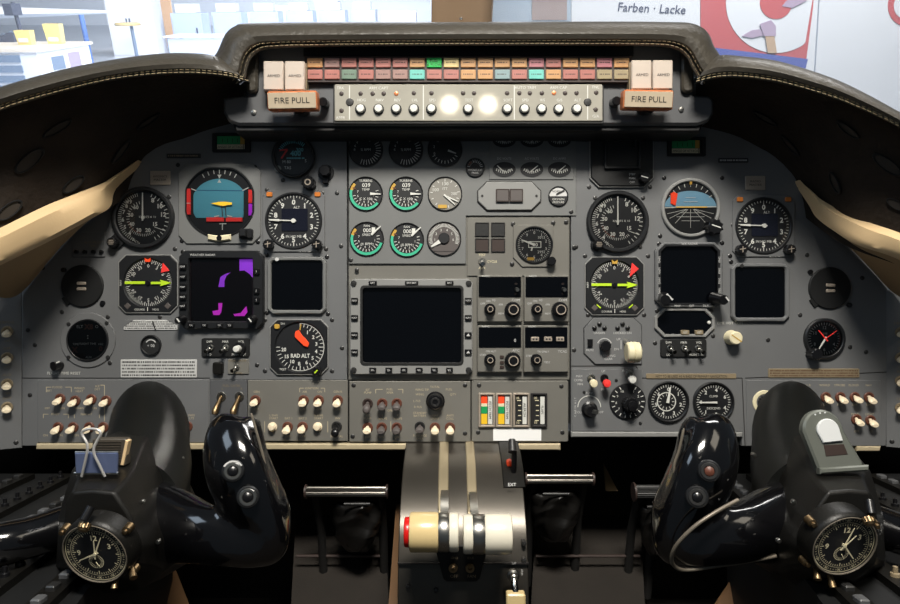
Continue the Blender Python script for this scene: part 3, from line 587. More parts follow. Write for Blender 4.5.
def plac(px, py, w, h, label, mat='placard_beige', rows=2, name='placard', ink='ink', seed=1, txts=None):
    t = Thing(name, label, 'placard', px, py); t.part('plate', MB().rbox(-w / 2, -h / 2, w / 2, h / 2, 0.8, 0, 1, 0.3), mat)
    if txts:
        m = MB()
        for i, s in [q for q in enumerate(txts) if q[1]]: m.text(s, 0, h / 2 - (i + 0.5) * h / len(txts) - 0.2, min(2.6, h / len(txts) * 0.62), 1.2, 0.015, sx=min(1.15, (w - 4) / (len(s) * min(2.6, h / len(txts) * 0.62) * 0.9)))
    else: m = MB().dashes(-w / 2 + 1.5, -h / 2 + 0.8, w / 2 - 1, h / 2 - 0.8, rows, 1.2, 0.5, seed)
    t.part('lettering', m, ink); return t
plac(160.5, 178, 20, 14, 'square metal placard above the left airspeed indicator', txts=['', 'AVIONICS', 'MASTER', '']); plac(755, 183, 20, 14, 'square metal placard above the right altimeter', txts=['', 'RADIO', 'MASTER', ''])
plac(184, 156, 34, 4.6, 'thin dark strip placard at the upper left in the shade', 'screw_dark', 1, ink='placard_tan', seed=5); plac(733, 160.5, 30, 4.6, 'thin strip placard below the right angle of attack meter', 'screw_dark', 1, ink='placard_paper', seed=6)
plac(159, 368.5, 76, 18, 'long white printed placard of five text rows on the left', 'placard_paper', 5, ink='ink', seed=9)
t = plac(151, 325, 54, 10, 'creased silver placard below the left compass indicator', 'placard_paper', 4, ink='ink', seed=12)
t.part('crease', MB().line(2, 4, 5, -5, 1.4, 1.3), 'ink'); t.part('torn_corner', MB().flat([(-27, 5), (-27, -2), (-17, 5)][::1], 1.35).flat([(27, 5), (16, 5), (27, 0)], 1.35), 'panel_grey')
plac(691, 376, 90, 5, 'narrow tan placard with one line of capitals, above the two pressure dials', 'placard_tan', txts=['NOT TO BE USED AS A BASIS OF PRIMARY NAVIGATION'])
plac(813.5, 373, 91, 9, 'tan placard with three lines of print at the lower right', 'placard_tan', 3, ink='ink_brown', seed=14)
# display frames
def square_display(px, py, w, h, label, light):
    t = Thing('square_display', label, 'display', px, py, 0, 'blank square displays')
    t.part('frame', MB().frame(octa(w / 2 + 4, h / 2 + 4, 5), rrect(-w / 2, -h / 2, w / 2, h / 2, 3), 0, 4, 1.2), 'plate_grey' if light else 'panel_grey')
    t.part('screen', MB().rbox(-w / 2 - 0.5, -h / 2 - 0.5, w / 2 + 0.5, h / 2 + 0.5, 3, 0, 1.2), 'screen_black'); t.part('sensor', MB().cyl(-w / 2 + 6, h / 2 + 1.5, 1.9, 3.5, 4.6), 'placard_paper' if light else 'screw_dark')
square_display(297.5, 285.5, 51, 49, 'blank square screen in a pale frame above the radio altimeter', 1); square_display(759, 292.5, 50, 50, 'blank square screen in a grey frame below the right altimeter', 0)
t = Thing('radar_display', 'dark radar display with purple shapes on its screen, left of centre', 'display', 223, 290)
t.part('case', MB().frame(octa(42, 39, 6), rrect(-32, -31, 31, 31, 1), 0, 6, 1.2), 'bezel_black'); s = t.part('screen', MB().rbox(-32.5, -31.5, 31.5, 31.5, 1, 0, 1.5), 'radar_screen')
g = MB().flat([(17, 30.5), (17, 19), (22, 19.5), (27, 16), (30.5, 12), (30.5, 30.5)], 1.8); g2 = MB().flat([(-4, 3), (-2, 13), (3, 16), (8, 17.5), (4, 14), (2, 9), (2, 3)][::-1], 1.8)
t.part('screen_mark', MB().add(g.v, g.f).add(g2.v, g2.f), 'purple_glow', s, 'purple mark on the screen')  # purple and magenta marks on the screen, weakly emissive
t.part('screen_mark', MB().flat([(-4, -13), (-4, -20), (-10, -21), (-9, -25), (-3, -25), (-1, -22), (0, -13)], 1.8).flat([(24, -16), (18, -23), (11, -24), (12, -26), (22, -26), (25, -22)][::1], 1.8), 'magenta_glow', s, 'magenta mark on the screen')
for z in (23, 13, 3, -7, -16): b = t.part('button', MB().rbox(-40.5, z - 3, -34, z + 3, 0.8, 6, 8.5, 0.6), 'knob_black'); t.part('button_lettering', MB().text('MAP', -37.2, z, 1.9, 8.7), 'placard_paper', b)
for z in (18, -1, -10): b = t.part('button', MB().rbox(33, z - 3, 38.5, z + 3, 0.8, 6, 8.5, 0.6), 'knob_black'); t.part('button_lettering', MB().text('I', 35.7, z, 2.4, 8.7), 'placard_paper', b)
for x in (-29, -16, -1, 9): b = t.part('button', MB().rbox(x - 3, -37, x + 3, -33, 0.8, 6, 8, 0.5), 'knob_black'); t.part('button_lettering', MB().text('TX', x, -35, 1.8, 8.1), 'placard_paper', b)
t.part('lettering', MB().text('WEATHER RADAR', -18, 34.8, 2.2, 6.2), 'placard_paper')
for x in (-38, 32): k = t.part('knob', MB().tube([(x, -6, -29), (x, -17, -30)], [4.4, 3.6], 14), 'knob_black'); t.part('knob_marking', MB().line(x - 1.5, -27.5, x + 1.5, -31.5, 1.4, 17.2), 'white_paint', k)
gl(t, 0, 3, rrect(-31, -30, 30, 30, 1))
t = Thing('weather_radar_display', 'blank black eight-sided display with two corner knobs, right of centre', 'display', 687.5, 275)
t.part('case', MB().frame(octa(33.5, 32.5, 8), octa(28.5, 28.5, 5), 0, 5, 1.2), 'panel_grey'); t.part('inner_frame', MB().frame(octa(30.6, 30.4, 6.2), octa(28, 28, 5), 3, 5.6, 0.4), 'bezel_black'); t.part('screen', MB().prism(octa(28.5, 28.5, 5), 0, 2), 'screen_black')
m = MB().text('WX RADAR', 0, 30.8, 2.2, 5.8).text('TILT', 16, -30.8, 2.2, 5.8).text('MAP', -12, -30.8, 2.2, 5.8).text('OFF', 2, -30.8, 2.2, 5.8)
for z in (15, 4, -6, -16): m.text('GAIN', -30, z, 2.0, 5.8, rot=90); m.text('RNG', 29.5, z, 2.0, 5.8, rot=90)
t.part('lettering', m, 'placard_paper')
for sx in (-1, 1): k = t.part('knob', MB().tube([(sx * 25, -4, -23), (sx * 28.5, -20, -25)], [6.2, 4.8], 16), 'knob_black'); t.part('knob_marking', MB().line(sx * 24 - 3, -19, sx * 24 + 3, -25, 1.6, 19) if sx < 0 else MB().line(30, -22, 33, -26, 1.4, 20.4), 'placard_paper', k)
# small dials on the left
t = Thing('flight_director_clock', 'round black three-reading instrument with red digits, left edge of the panel', 'instrument', 88.5, 340)
t.part('mounting_ring', MB().ring(0, 0, 20.6, 27.5, 0, 1.4, 48, 0.5), 'panel_grey'); t.part('bezel', MB().ring(0, 0, 19.4, 21, 0, 3, 48, 0.5), 'bezel_black'); d = t.part('dial_face', MB().cyl(0, 0, 20, 0, 1, 40), 'matt_black')
t.part('red_digits', MB().text('X8', 1, 13.5, 5, 1.4, 0.05).text('X', -13, -9.5, 5.5, 1.4, 0.05).text('0', 13, -8.5, 5, 1.4, 0.04), 'switch_red', d, 'dull red digits')
t.part('markings', MB().text('ELT', -8, 13.5, 3, 1.4).text('O', 9, 13.5, 3, 1.4).text('FLIGHT TIME', 0, -3.6, 2.1, 1.4).text('TIME', -12, -4, 2.1, 1.4).text('HRS', 13, -4, 2.1, 1.4).text('AUX', 1, -17, 2.2, 1.4).text(':', 0, 4, 5, 1.4), 'white_paint', d)
for x, z in ((-19, 16), (19, 17), (-19, -17), (20, -17)): t.part('screw', MB().lathe(x, z, [(2, 1), (1.8, 2.2), (0, 2.4)], 14), 'screw_dark')
gl(t, 19.6, 2.6)
t = Thing('reset_knob', 'small black knob above the words FLIGHT TIME RESET', 'knob', 62, 364.5)
t.part('body', MB().tube([(0, 0, 0), (-3.5, -9, -1)], [3, 4.6], 14), 'knob_black'); t.part('pointer', MB().line(-1, 2, 3, 4, 1.2, 9.2), 'white_paint'); t.part('lettering', MB().text('FLIGHT TIME RESET', 2, -8.6, 2.8, 0.3, 0.02), 'white_paint')
t = Thing('outside_temperature_gauge', 'tiny round grey-faced gauge between the two left placards', 'gauge', 151.5, 345)
t.part('bezel', MB().ring(0, 0, 8.6, 10.2, 0, 3, 32, 0.5), 'bezel_black'); d = t.part('dial_face', MB().cyl(0, 0, 9, 0, 1.2, 28), 'screw_dark'); t.part('markings', MB().arc(4.8, 5.8, -60, 60, 1.5).text('+ 00', 0, -0.5, 3, 1.5), 'placard_paper', d)
# little black three-switch strips
def strip(px, py, w, h, label, big):
    t = Thing('light_control_strip', label, 'switch strip', px, py, 0, 'black control strips'); t.part('plate', MB().rbox(-w / 2, -h / 2, w / 2, h / 2, 2.5, 0, 2, 0.6), 'matt_black')
    t.part('lettering', MB().text('DIM', -w * 0.33, h * 0.32, 2.3, 2.2).text('MKR', 0, h * 0.32, 2.3, 2.2).text('VOL', w * 0.33, h * 0.32, 2.3, 2.2).text('LO', -w * 0.33, -h * 0.36, 2.3, 2.2).text('PUSH TEST', w * 0.28, -h * 0.36, 2.1, 2.2), 'white_paint')
    for i, x in enumerate((-w * 0.3, 0.6, w * 0.31)):
        if i == 2 and big: k = t.part('knob', MB().cyl(x, -0.5, 6, 2, 5, 24, 0.6), 'knob_black'); t.part('knob_cap', MB().lathe(x - 1, -1, [(3.6, 5), (3.3, 12), (2.4, 13), (0, 13)], 20), 'white_paint', k)
        else: b = t.part('toggle_switch', MB().ring(x, 0, 1.6, 3.2, 2, 3.6, 20, 0.3), 'steel'); t.part('lever', MB().tube([(x, -2, 0), (x + (-2 if big else 2), -11, -3.5)], [1.1, 2.2], 12), 'chrome', b)
strip(226, 347.5, 48, 19, 'black strip of three controls with a white cap knob, left', 1); strip(683, 348, 46, 18, 'black strip of three small toggles, right of centre', 0)
t = Thing('auxiliary_switch_plate', 'dull metal plate with a toggle switch below the left black strip', 'switch plate', 232, 367)
t.part('bracket', MB().rbox(-18, -7, -8, 5, 2, 0, 5, 1), 'hub_black'); t.part('plate', MB().rbox(-4, -7, 17, 8, 1, 0, 1.4, 0.4), 'warm_grey'); b = t.part('toggle_switch', MB().ring(5, 0, 1.4, 3, 1.4, 3, 20, 0.3), 'steel'); t.part('lever', MB().tube([(5, -2, 0), (3, -10, -3)], [1.2, 2.0], 12), 'chrome', b); t.part('lettering', MB().text('STORE POWER', 6, 6.4, 1.9, 1.6).text('NORMAL', 6, -5.6, 1.8, 1.6), 'placard_tan')
t = Thing('autopilot_disconnect_plate', 'small plate with four black press buttons beside the cream trim', 'switch plate', 89.5, 244)
t.part('plate', MB().prism(rrect(-16, -13, 16, 12, 1), 0, 1.4, 0.4), 'panel_grey'); t.part('lettering', MB().text('AUTO PILOT', 4, 1.5, 2.1, 1.6).text('YAW', 4, -1.8, 2.1, 1.6), 'placard_tan')
for x in (-12, -3.5, 5, 13): t.part('press_button', MB().lathe(x, -8, [(2.2, 1.4), (2, 3.2), (1, 3.6), (0, 3.6)], 16), 'knob_black')
for x, y, l in ((278, 169, 'small silver lock screw left of the dim round gauge'), (786, 244, 'small pinkish plug at the corner below the right altimeter')):
    t = Thing('panel_plug', l, 'plug', x, y); t.part('rim', MB().ring(0, 0, 1.5, 3.4, 0, 1.4, 20, 0.4), 'steel' if x < 400 else 'placard_tan'); t.part('core', MB().cyl(0, 0, 1.8, 0, 1), 'screw_dark')
t = Thing('dimmer_knob', 'dark rotary knob in the shade right of the dim round gauge', 'knob', 326, 172)
t.part('knob', MB().knurl(0, 0, 6, 0, 9, 8, 0.15), 'knob_black'); t.part('skirt', MB().cyl(0, -1, 8, 0, 1.5, 24, 0.4), 'bezel_black'); t.part('set_lever', MB().rbox(-3, -12, 3, -6, 1, 0, 4, 0.6), 'knob_black')
# black hooded unit upper right of centre
t = Thing('flight_director_unit', 'black cut-corner unit with a small lever and rotary knob under the glareshield', 'instrument', 621, 160)
po = [(-22, -27), (22, -27), (31, -18), (31, 28), (-31, 28), (-31, -18)]; t.part('case', MB().prism(po, 0, 4, 1.2), 'matt_black'); t.part('case_edge', MB().frame([(x * 1.03, z * 1.03) for x, z in po], [(x * 0.99, z * 0.99) for x, z in po], 0, 2.5, 0.3), 'light_grey')
t.part('window', MB().frame(rrect(-18, -10, 18, 19, 1), rrect(-16, -8, 16, 17, 1), 4, 7, 0.5), 'bezel_black'); t.part('lever', MB().box(11, 12, 13, 25, 4, 10, 0.4).box(8, 22, 16, 24, 8, 10, 0.4), 'screw_dark')
t.part('lettering', MB().text('STBY', 10, -15, 2.1, 4.2).text('MAN', 10, -19, 2.1, 4.2).text('OFF', 10, -23, 2.1, 4.2), 'placard_paper'); k = t.part('knob', MB().knurl(21, -19, 5.4, 4, 11, 10), 'knob_black'); t.part('knob_marking', MB().line(17, -18, 24, -20, 1, 11.2), 'white_paint', k)
# narrow eight-sided window
t = Thing('digital_readout', 'narrow eight-sided black readout window right of centre', 'readout', 684, 322.5)
t.part('frame', MB().frame(octa(30, 14.5, 9), octa(27, 11.5, 7.5), 0, 3, 0.8), 'light_grey'); t.part('screen', MB().prism(octa(27.5, 12, 7.6), 0, 1), 'screen_black')
for x in (0, 14): b = t.part('button', MB().rbox(x - 4, -12, x + 4, -7.5, 0.8, 1, 4, 0.4), 'placard_tan'); t.part('button_lettering', MB().text('SET', x, -9.8, 2, 4.1), 'white_paint', b)
t.part('sensor', MB().lathe(24.5, 0, [(1.8, 1), (1.5, 2.5), (0, 3)], 14), 'white_paint')
t = Thing('course_knob', 'ivory slotted rotary knob under three small captions', 'knob', 731, 337.5)
k = t.part('knob', MB().lathe(0, 0, [(7.5, 0), (7, 3), (6.5, 12), (5.5, 13), (0, 13)], 28), 'cream_paint'); t.part('pointer', MB().line(-5, 3.5, 5, -3.5, 1.0, 13.2), 'amber_paint', k); t.part('lettering', MB().text('DME HOT COM', -1, 14.5, 2.6, 0.3), 'white_paint')
t = Thing('engine_temperature_dial', 'round dial with red and white hands, below the far right jack plate', 'gauge', 823.5, 338.5)
t.part('bezel', MB().ring(0, 0, 17, 20.5, 0, 4, 48, 1), 'bezel_black'); d = t.part('dial_face', MB().cyl(0, 0, 17.4, 0, 1, 40), 'dial_black'); t.part('markings', MB().ticks(13.5, 16, 0, 360, 36, 0.5).nums(['12', '2', '4', '6', '8', '10', ''], 11, 0, 360, 3.2).text('TIME', 0, 5, 2.2), 'placard_paper', d)
t.part('needle', MB().needle(212, -2, 13, 2, 0.8), 'white_paint'); t.part('red_needle', MB().needle(320, -3, 11, 1.2, 0.8, 3.6).needle(55, 0, 14, 0.6, 0.4, 3.4), 'red_paint', None, 'thin red hand'); t.part('red_arc', MB().arc(15, 16.4, 20, 130), 'switch_red', d); t.part('knob', MB().knurl(-12.5, -15, 6, 0, 12, 12, 0.15), 'knob_black'); gl(t, 17.2, 3.4)
# landing gear control
t = Thing('landing_gear_panel', 'cut-corner grey panel with the big ivory landing gear wheel handle', 'control panel', 613, 341)
po = [(-18, -23), (28, -23), (28, 16), (20, 23), (-20, 23), (-29, 13), (-29, -12)]; t.part('plate', MB().prism(po, 0, 1.8, 0.5), 'panel_grey'); t.part('plate_edge', MB().frame([(x * 1.02, z * 1.02) for x, z in po], [(x * 0.985, z * 0.985) for x, z in po], 0, 1.2, 0.2), 'screw_dark')
for x, z in ((-19, 13), (-14, 17), (-9, 13), (4, 13), (9, 17), (14, 13)): t.part('indicator_lamp', MB().lathe(x, z, [(2.4, 1.8), (2.2, 3), (1.2, 3.8), (0, 3.9)], 16), 'knob_black')
t.part('lettering', MB().text('UNSAFE', -14, 8.2, 2.3, 2).text('LOCKED DN', 9, 8.2, 2.3, 2).text('MUTE', -23.5, -9, 2.1, 2).text('LANDING', -5, -14.5, 2.3, 2).text('GEAR', -5, -17.7, 2.3, 2).text('UP', 5, 2, 2.3, 2).text('DN', 3, -8, 2.3, 2).line(7.5, 1, 7.5, -8, 0.6, 2), 'placard_paper')
t.part('mute_button', MB().box(-26, -5, -21, 2, 1.8, 4.5, 0.6), 'knob_black'); t.part('rotary_knob', MB().knurl(-9, -4.5, 5.5, 1.8, 9, 12), 'knob_black'); t.part('scale_arc', MB().arc(6.8, 7.5, -70, 70, 2, -9, -4.5), 'placard_paper')
h = t.part('gear_lever', MB().tube([(12, -1, 0), (14, -20, -5)], [2.6, 3], 14), 'steel')
w_ = MB().lathe(0, 0, [(0, -6.8), (8.4, -6.6), (9.8, -5.4), (10.2, -1), (9.4, 0), (10.2, 1), (9.8, 5.4), (8.4, 6.6), (0, 6.8)], 32).xf(Matrix.Translation(Vector((14, -22, -9.5))) @ Matrix.Rotation(R(90), 4, 'Z')); t.part('gear_wheel_handle', w_, 'cream_paint', h, 'ivory wheel-shaped handle')
# lower right control block
t = Thing('pressurization_panel', 'grey control block with a red-tipped toggle and a numbered selector dial', 'control panel', 606, 400)
t.part('plate', MB().prism(rrect(-34, -31, 36, 31, 1), 0, 0.8, 0.3), 'panel_grey')
for x, z, m1, tip in ((-15, 18, 'steel', 'cream_paint'), (-2, 18, 'knob_black', 'red_paint'), (23, 22, 'steel', 'white_paint')):
    b = t.part('toggle_switch', MB().ring(x, z + 4, 1.8, 4, 0.8, 2.6, 20, 0.4), m1); l = t.part('lever', MB().tube([(x, -1, z + 4), (x, -9, z + 2)], [1.6, 2], 12), m1, b)
    t.part('lever_tip', MB().lathe(0, 0, [(2, 0), (3.8, 1.5), (4.2, 4), (3.4, 6.5), (0, 7)], 20).xf(Matrix.Translation(Vector((x, -8, z)))), tip, b, 'red tip' if tip == 'red_paint' else None)
k = t.part('temperature_knob', MB().lathe(-17, -9, [(8, 0.8), (8, 3), (6, 4), (5.4, 13), (4.6, 14), (0, 14)], 24), 'knob_black'); t.part('pointer', MB().line(-17, -9, -10, -10, 4, 14.1), 'steel', k)
t.part('scale_arc', MB().arc(11, 11.8, -90, 90, 1.2, -17, -7), 'white_paint')
d = t.part('selector_dial', MB().cyl(21, -1, 18, 0.8, 3, 48, 0.6), 'dial_black'); t.part('dial_markings', MB().ticks(13.5, 16.5, 30, 330, 15, 0.8, 3.2, 21, -1).nums(['1', '2', '3', '4', '5', '6', '7', '8', '9', '10'], 11.6, 30, 330, 2.6, 3.2, 21, -1), 'white_paint', d)
t.part('selector_knob', MB().knurl(22, -3, 7.5, 3, 12, 18, 0.08).lathe(23, -4, [(4.8, 12), (4.6, 15), (0, 15.4)], 20), 'knob_black')
t.part('lettering', MB().text('MAX', -27, 24, 2.2, 1).text('COMB', -28, 20, 2.2, 1).text('MIN', -26, 16, 2.2, 1).text('UP', -3, 29, 2.2, 1).text('DN', -3, 11, 2.2, 1).text('AUTO', 20, 29.5, 2.2, 1).text('MAN', 20, 14, 2.2, 1).text('TEMP', -17, 7, 2.2, 1).text('COLD', -27, -12, 2.2, 1).text('HOT', -6, -12, 2.2, 1).text('C A B I N  A L T', -31, -7, 2.0, 1, rot=90), 'placard_paper')
for x, z in ((-22, 8), (10, 20), (34, -23)): t.part('screw', MB().lathe(x, z, [(1.6, 0.8), (1.4, 1.6), (0, 1.8)], 12), 'screw_dark')
def pressd(px, py, label, two):
    t = Thing('cabin_pressure_dial', label, 'gauge', px, py, 0, 'cabin pressure dials'); t.part('bezel', MB().ring(0, 0, 18.5, 20.5, 0, 3.5, 48, 0.8), 'bezel_black'); d = t.part('dial_face', MB().cyl(0, 0, 18.8, 0, 1, 40), 'dial_black')
    m = MB().ticks(14.5, 17, 0, 360, 40, 0.5).nums(list('0123456') + [''] if two else ['0', '2', '4', '6', '4', '2', '1', ''], 12.5, 0 if two else 270, 360 if two else 630, 3.6)
    if not two: m.text('CLIMB', 0, 6, 2.2).text('DESCEND', 0, -6, 2.2)
    else: m.arc(8.6, 9.6, 0, 360, 1.5, -2, 0).ticks(5.5, 8, 0, 360, 12, 0.5, 1.5, -2, 0)
    t.part('markings', m, 'white_paint', d); t.part('needle', MB().needle(10, -2, 14, 3, 1.0, 3, -1, 1) if two else MB().needle(270, -3, 15, 1.8, 1.0), 'white_paint'); gl(t, 18.6, 3)
pressd(668, 401.5, 'left round pressure dial with a white inner ring', 1); pressd(713, 402, 'right round pressure dial, partly hidden by the right control wheel', 0)
# big centre screen
t = Thing('centre_display', 'big blank centre display in a grey frame edged with buttons', 'display', 411.5, 326.5)
t.part('frame', MB().frame(octa(61, 47.5, 4), rrect(-48.5, -36, 50, 39, 3), -1, 5.5, 1.2), 'light_grey'); t.part('inner_lip', MB().frame(rrect(-50.5, -38, 52, 41, 4), rrect(-48, -35.5, 49.5, 38.5, 3), 5, 6.6, 0.5), 'screw_dark'); t.part('screen', MB().rbox(-49, -36.5, 50.5, 39.5, 2, -1, 2.5), 'screen_black')
for x, lst in ((-56, 'IDENT'), (56.5, 'MENU')):
    for z in (26, 9, -8, -25): b = t.part('button', MB().rbox(x - 3.4, z - 2.6, x + 3.4, z + 2.6, 0.7, 5.5, 8, 0.5), 'knob_black'); t.part('button_lettering', MB().text('NAV', x, z, 1.9, 8.2) if z > 0 or x < 0 else MB().flat([(x - 1.8, z - 1.2), (x + 1.8, z - 1.2), (x, z + 1.5)], 8.2), 'placard_paper', b)
for x in (-38, -22, -7, 8, 23, 38): b = t.part('button', MB().rbox(x - 3.4, -45, x + 3.4, -40.5, 0.7, 5.5, 8, 0.5), 'knob_black'); t.part('button_lettering', MB().text('SEL', x, -42.8, 1.9, 8.2), 'placard_paper', b)
for x in (-38, -2, 3, 38): b = t.part('button', MB().rbox(x - 4, 41.5, x + 4, 45.3, 0.7, 5.5, 7.5, 0.5), 'knob_black'); t.part('button_lettering', MB().text('BRT', x, 43.4, 1.9, 7.7), 'placard_paper', b)
for x, z in ((-57, 43), (57, 43), (-57, -43), (57, -43)): t.part('screw', MB().lathe(x, z, [(3, 5.5), (2.6, 7), (0, 7.2)], 16), 'screw_dark')
# four radio heads
def radio(px, py, label, kind):
    t = Thing('radio_control_head', label, 'radio', px, py, 0, 'radio control heads'); t.part('body', MB().prism(rrect(-22.3, -23.3, 22.3, 23.3, 0.8), -0.5, 4.5, 0.8), 'warm_grey'); t.part('window', MB().rbox(-21, 1.5, 21, 21.5, 0.6, 4.5, 5.5, 0.3), 'screen_black')
    w = MB().text('RADIO', -14, 22.3, 1.8, 5.6)
    if kind == 'com': w.text('COM', 16, -1.5, 2.6, 4.7).text('OFF', -17, -5, 2, 4.7).text('ON', -11.5, -2.5, 2, 4.7).text('SQ', -6, -1.5, 2, 4.7).text('XFR', 1, -6, 1.9, 4.7).text('MEM', 1, -15, 1.9, 4.7)
    if kind == 'atc': w.text('ATC', 16, -1.5, 2.6, 4.7).text('STBY', -17, -6, 2, 4.7).text('ON ALT', -9, -2.5, 2, 4.7).text('0', 15, 8.5, 3.4, 5.7)
    if kind == 'tcas': w.text('TCAS', 16, -2.5, 2.6, 4.7).text('STBY', -17, -7, 2, 4.7).text('TA ONLY', -3, -2.8, 2, 4.7).text('TEST', 1, -13.5, 2, 4.7)
    t.part('lettering', w, 'placard_paper')
    k = t.part('selector_knob', MB().cyl(-10, -10.5, 5.6, 4.5, 8, 20, 0.5).knurl(-10, -10.5, 4, 8, 14, 10), 'knob_black'); t.part('knob_rim', MB().ring(-10, -10.5, 2.2, 3.0, 14, 14.3, 20, 0.1), 'placard_beige', k)
    if kind != 'tcas': k = t.part('tuning_knob', MB().knurl(12.5, -11, 8, 4.5, 10, 22, 0.06).cyl(12.5, -11, 5.4, 10, 16, 24, 0.5), 'knob_black'); t.part('knob_rim', MB().ring(12.5, -11, 4, 5, 16, 16.4, 24, 0.1), 'placard_beige', k)
    else:
        for x in (-11.5, 1.5, 13.5): b = t.part('button', MB().rbox(x - 4, 7.5, x + 4, 12, 0.8, 5.5, 8, 0.5), 'placard_beige'); t.part('button_lettering', MB().box(x - 2.4, 9, x - 0.6, 10.6, 8.1, 8.2).box(x + 0.6, 9, x + 2.4, 10.6, 8.1, 8.2), 'ink', b)
    if kind == 'com': t.part('display_digits', MB().text('00', 16, 14.5, 2.0, 5.7).text('00', 16, 4.5, 2.0, 5.7), 'lamp_frame'); t.part('dimmer', MB().tube([(16.5, -5.5, 9), (17, -11, 8.6)], [2.2, 1.8], 12), 'steel')
    if kind == 'atc':
        for z in (-8, -13.5, -18): t.part('annunciator_lamp', MB().rbox(0, z - 1.4, 4, z + 1.4, 0.5, 4.5, 5.4), 'lamp_frame')
radio(499.5, 298.5, 'upper left radio head, captioned COM, next to the big screen', 'com'); radio(546, 298.5, 'upper right radio head, captioned COM', 'com')
radio(499.5, 348.5, 'lower left radio head, captioned ATC', 'atc'); radio(545.5, 348.5, 'lower right radio head with three pale buttons, captioned TCAS', 'tcas')
# ------------------------------------------------------------------ lever switches, shared meshes
def lever_meshes():
    b = MB().ring(0, 0, 3.0, 5.2, 0, 1.6, 26, 0.5); b.cyl(0, 0, 3.2, 0, 0.4)
    body = []
    for dd, cz, hw, hh in ((0, 0.6, 1.5, 1.3), (2, -0.2, 2.0, 1.5), (4, -1.2, 3.4, 2.3), (6.5, -2.4, 4.2, 2.6), (8.2, -3.2, 4.0, 2.4), (9.2, -3.6, 3.0, 1.5)):
        body.append([Vector((x, -dd, z)) for x, z in circ(0, cz, hw, 16, rz=hh)])
    l = MB().loft(body)
    k = MB().loft([[Vector((x, -dd, z)) for x, z in circ(0, cz, q, 16)] for dd, cz, q in ((0, 0.5, 1.4), (4, -1.5, 1.6), (6, -2.6, 3.0), (9, -4, 4), (11.5, -5, 3.8), (13, -5.4, 2))])
    p = MB().lathe(0, 0, [(4.6, 0), (4.6, 1.4), (3.6, 1.8), (3.5, 5), (2.6, 6), (0, 6.2)], 24)
    return {'bush': b, 'lever': l, 'ball': k, 'press': p}
LM = lever_meshes(); _lm = {}
def lm(key, mat, k):
    q = (key, mat, round(k, 6))
    if q not in _lm: _lm[q] = LM[key].mesh(key, mat, k)
    return _lm[q]
def lever_switch(t, x, z, d=1, kind='lever', mat='lever_cream', bush='switch_red', up=False):
    if kind == 'press':
        o = t.part('press_button', None, None, me=lm('press', mat, t.k)); o.location = Vector((x, -d, z)) * t.k; return
    o = t.part('toggle_switch', None, None, me=lm('bush', bush, t.k)); o.location = Vector((x, -d, z)) * t.k
    q = t.part('lever', None, None, o, me=lm('ball' if kind == 'ball' else 'lever', mat, t.k))
    q.rotation_euler = (R(random.uniform(-4, 4)) + (R(-32) if up else 0), 0, 0)
def swpanel(x0, y0, x1, y1, label, sw, txts, mat='warm_grey', lines=(), scr=(), name='switch_panel', d0=-2, d1=1.5, lab=True):
    cx, cy = (x0 + x1) / 2, (y0 + y1) / 2; t = Thing(name, label, 'switch panel', cx, cy, 0, 'switch panels')
    t.part('plate', MB().box(x0 - cx, cy - y1, x1 - cx, cy - y0, d0, d1, 0.6), mat)
    for s in sw: lever_switch(t, s[0] - cx, cy - s[1], d1, *s[2:])
    m = MB()
    for s in txts: m.text(s[0], s[1] - cx, cy - s[2], s[3] if len(s) > 3 else 2.2, d1 + 0.2, 0.012)
    for a in lines: m.line(a[0] - cx, cy - a[1], a[2] - cx, cy - a[3], 0.6, d1 + 0.2)
    t.part('lettering', m, 'caption')
    for x, y in scr: screw(t.o, x, y, cx, cy, d1)
    return t
swpanel(38, 379.5, 209, 442.5, 'left switch panel with eight cream levers, partly hidden by the left control column',
    [(61, 398.5), (76, 400.5), (92, 399), (107, 400.5), (59, 427), (74, 427), (90, 427), (104, 427), (188, 426, 'lever', 'switch_red')],
    [('OFF', 48, 408), ('ON', 63, 408), ('WARN', 80, 408), ('ON', 95, 408), ('FLOOD', 58, 387), ('BRT', 50, 390.5), ('WSHLD', 80, 388), ('HEAT', 80, 391), ('ICE', 98, 386), ('DET', 98, 389), ('PITOT', 56, 414), ('NAC HT', 87, 414), ('ON', 46, 435), ('ON', 61, 435), ('ON', 77, 435), ('PASS', 192, 415), ('LTS', 192, 418)],
    'panel_grey', [(47, 387, 47, 392), (47, 387, 52, 387), (66, 387, 72, 387), (72, 387, 72, 392), (105, 385, 105, 421), (101, 385, 105, 385), (44, 414, 44, 418), (44, 414, 49, 414), (64, 414, 69, 414), (69, 414, 69, 418), (75, 414, 75, 418), (100, 414, 100, 418)], d1=0.9)
t = Thing('fuel_switch_plate', 'small dark plate with two long brass toggles above the left hand grip', 'switch panel', 229, 404)
t.part('plate', MB().box(-18.5, -24, 18.5, 24, -1, 1.2, 0.4), 'housing_grey')
for x in (-7, 11): b = t.part('toggle_switch', MB().ring(x, 8, 1.8, 4.6, 1.2, 2.8, 22, 0.4), 'steel'); t.part('lever', MB().tube([(x, -2, 8), (x - 1.5, -8, 1), (x - 2.5, -13, -5), (x - 2.7, -14, -8)], [1.6, 2.2, 3.4, 2.6], 14), 'brass', b, 'brass toggle lever')
t.part('lettering', MB().text('FUEL CNTRS', 3, 18.5, 2.3, 1.4).text('L', -6, 15.5, 2.2, 1.4).text('R', 13, 15.5, 2.2, 1.4), 'placard_tan')
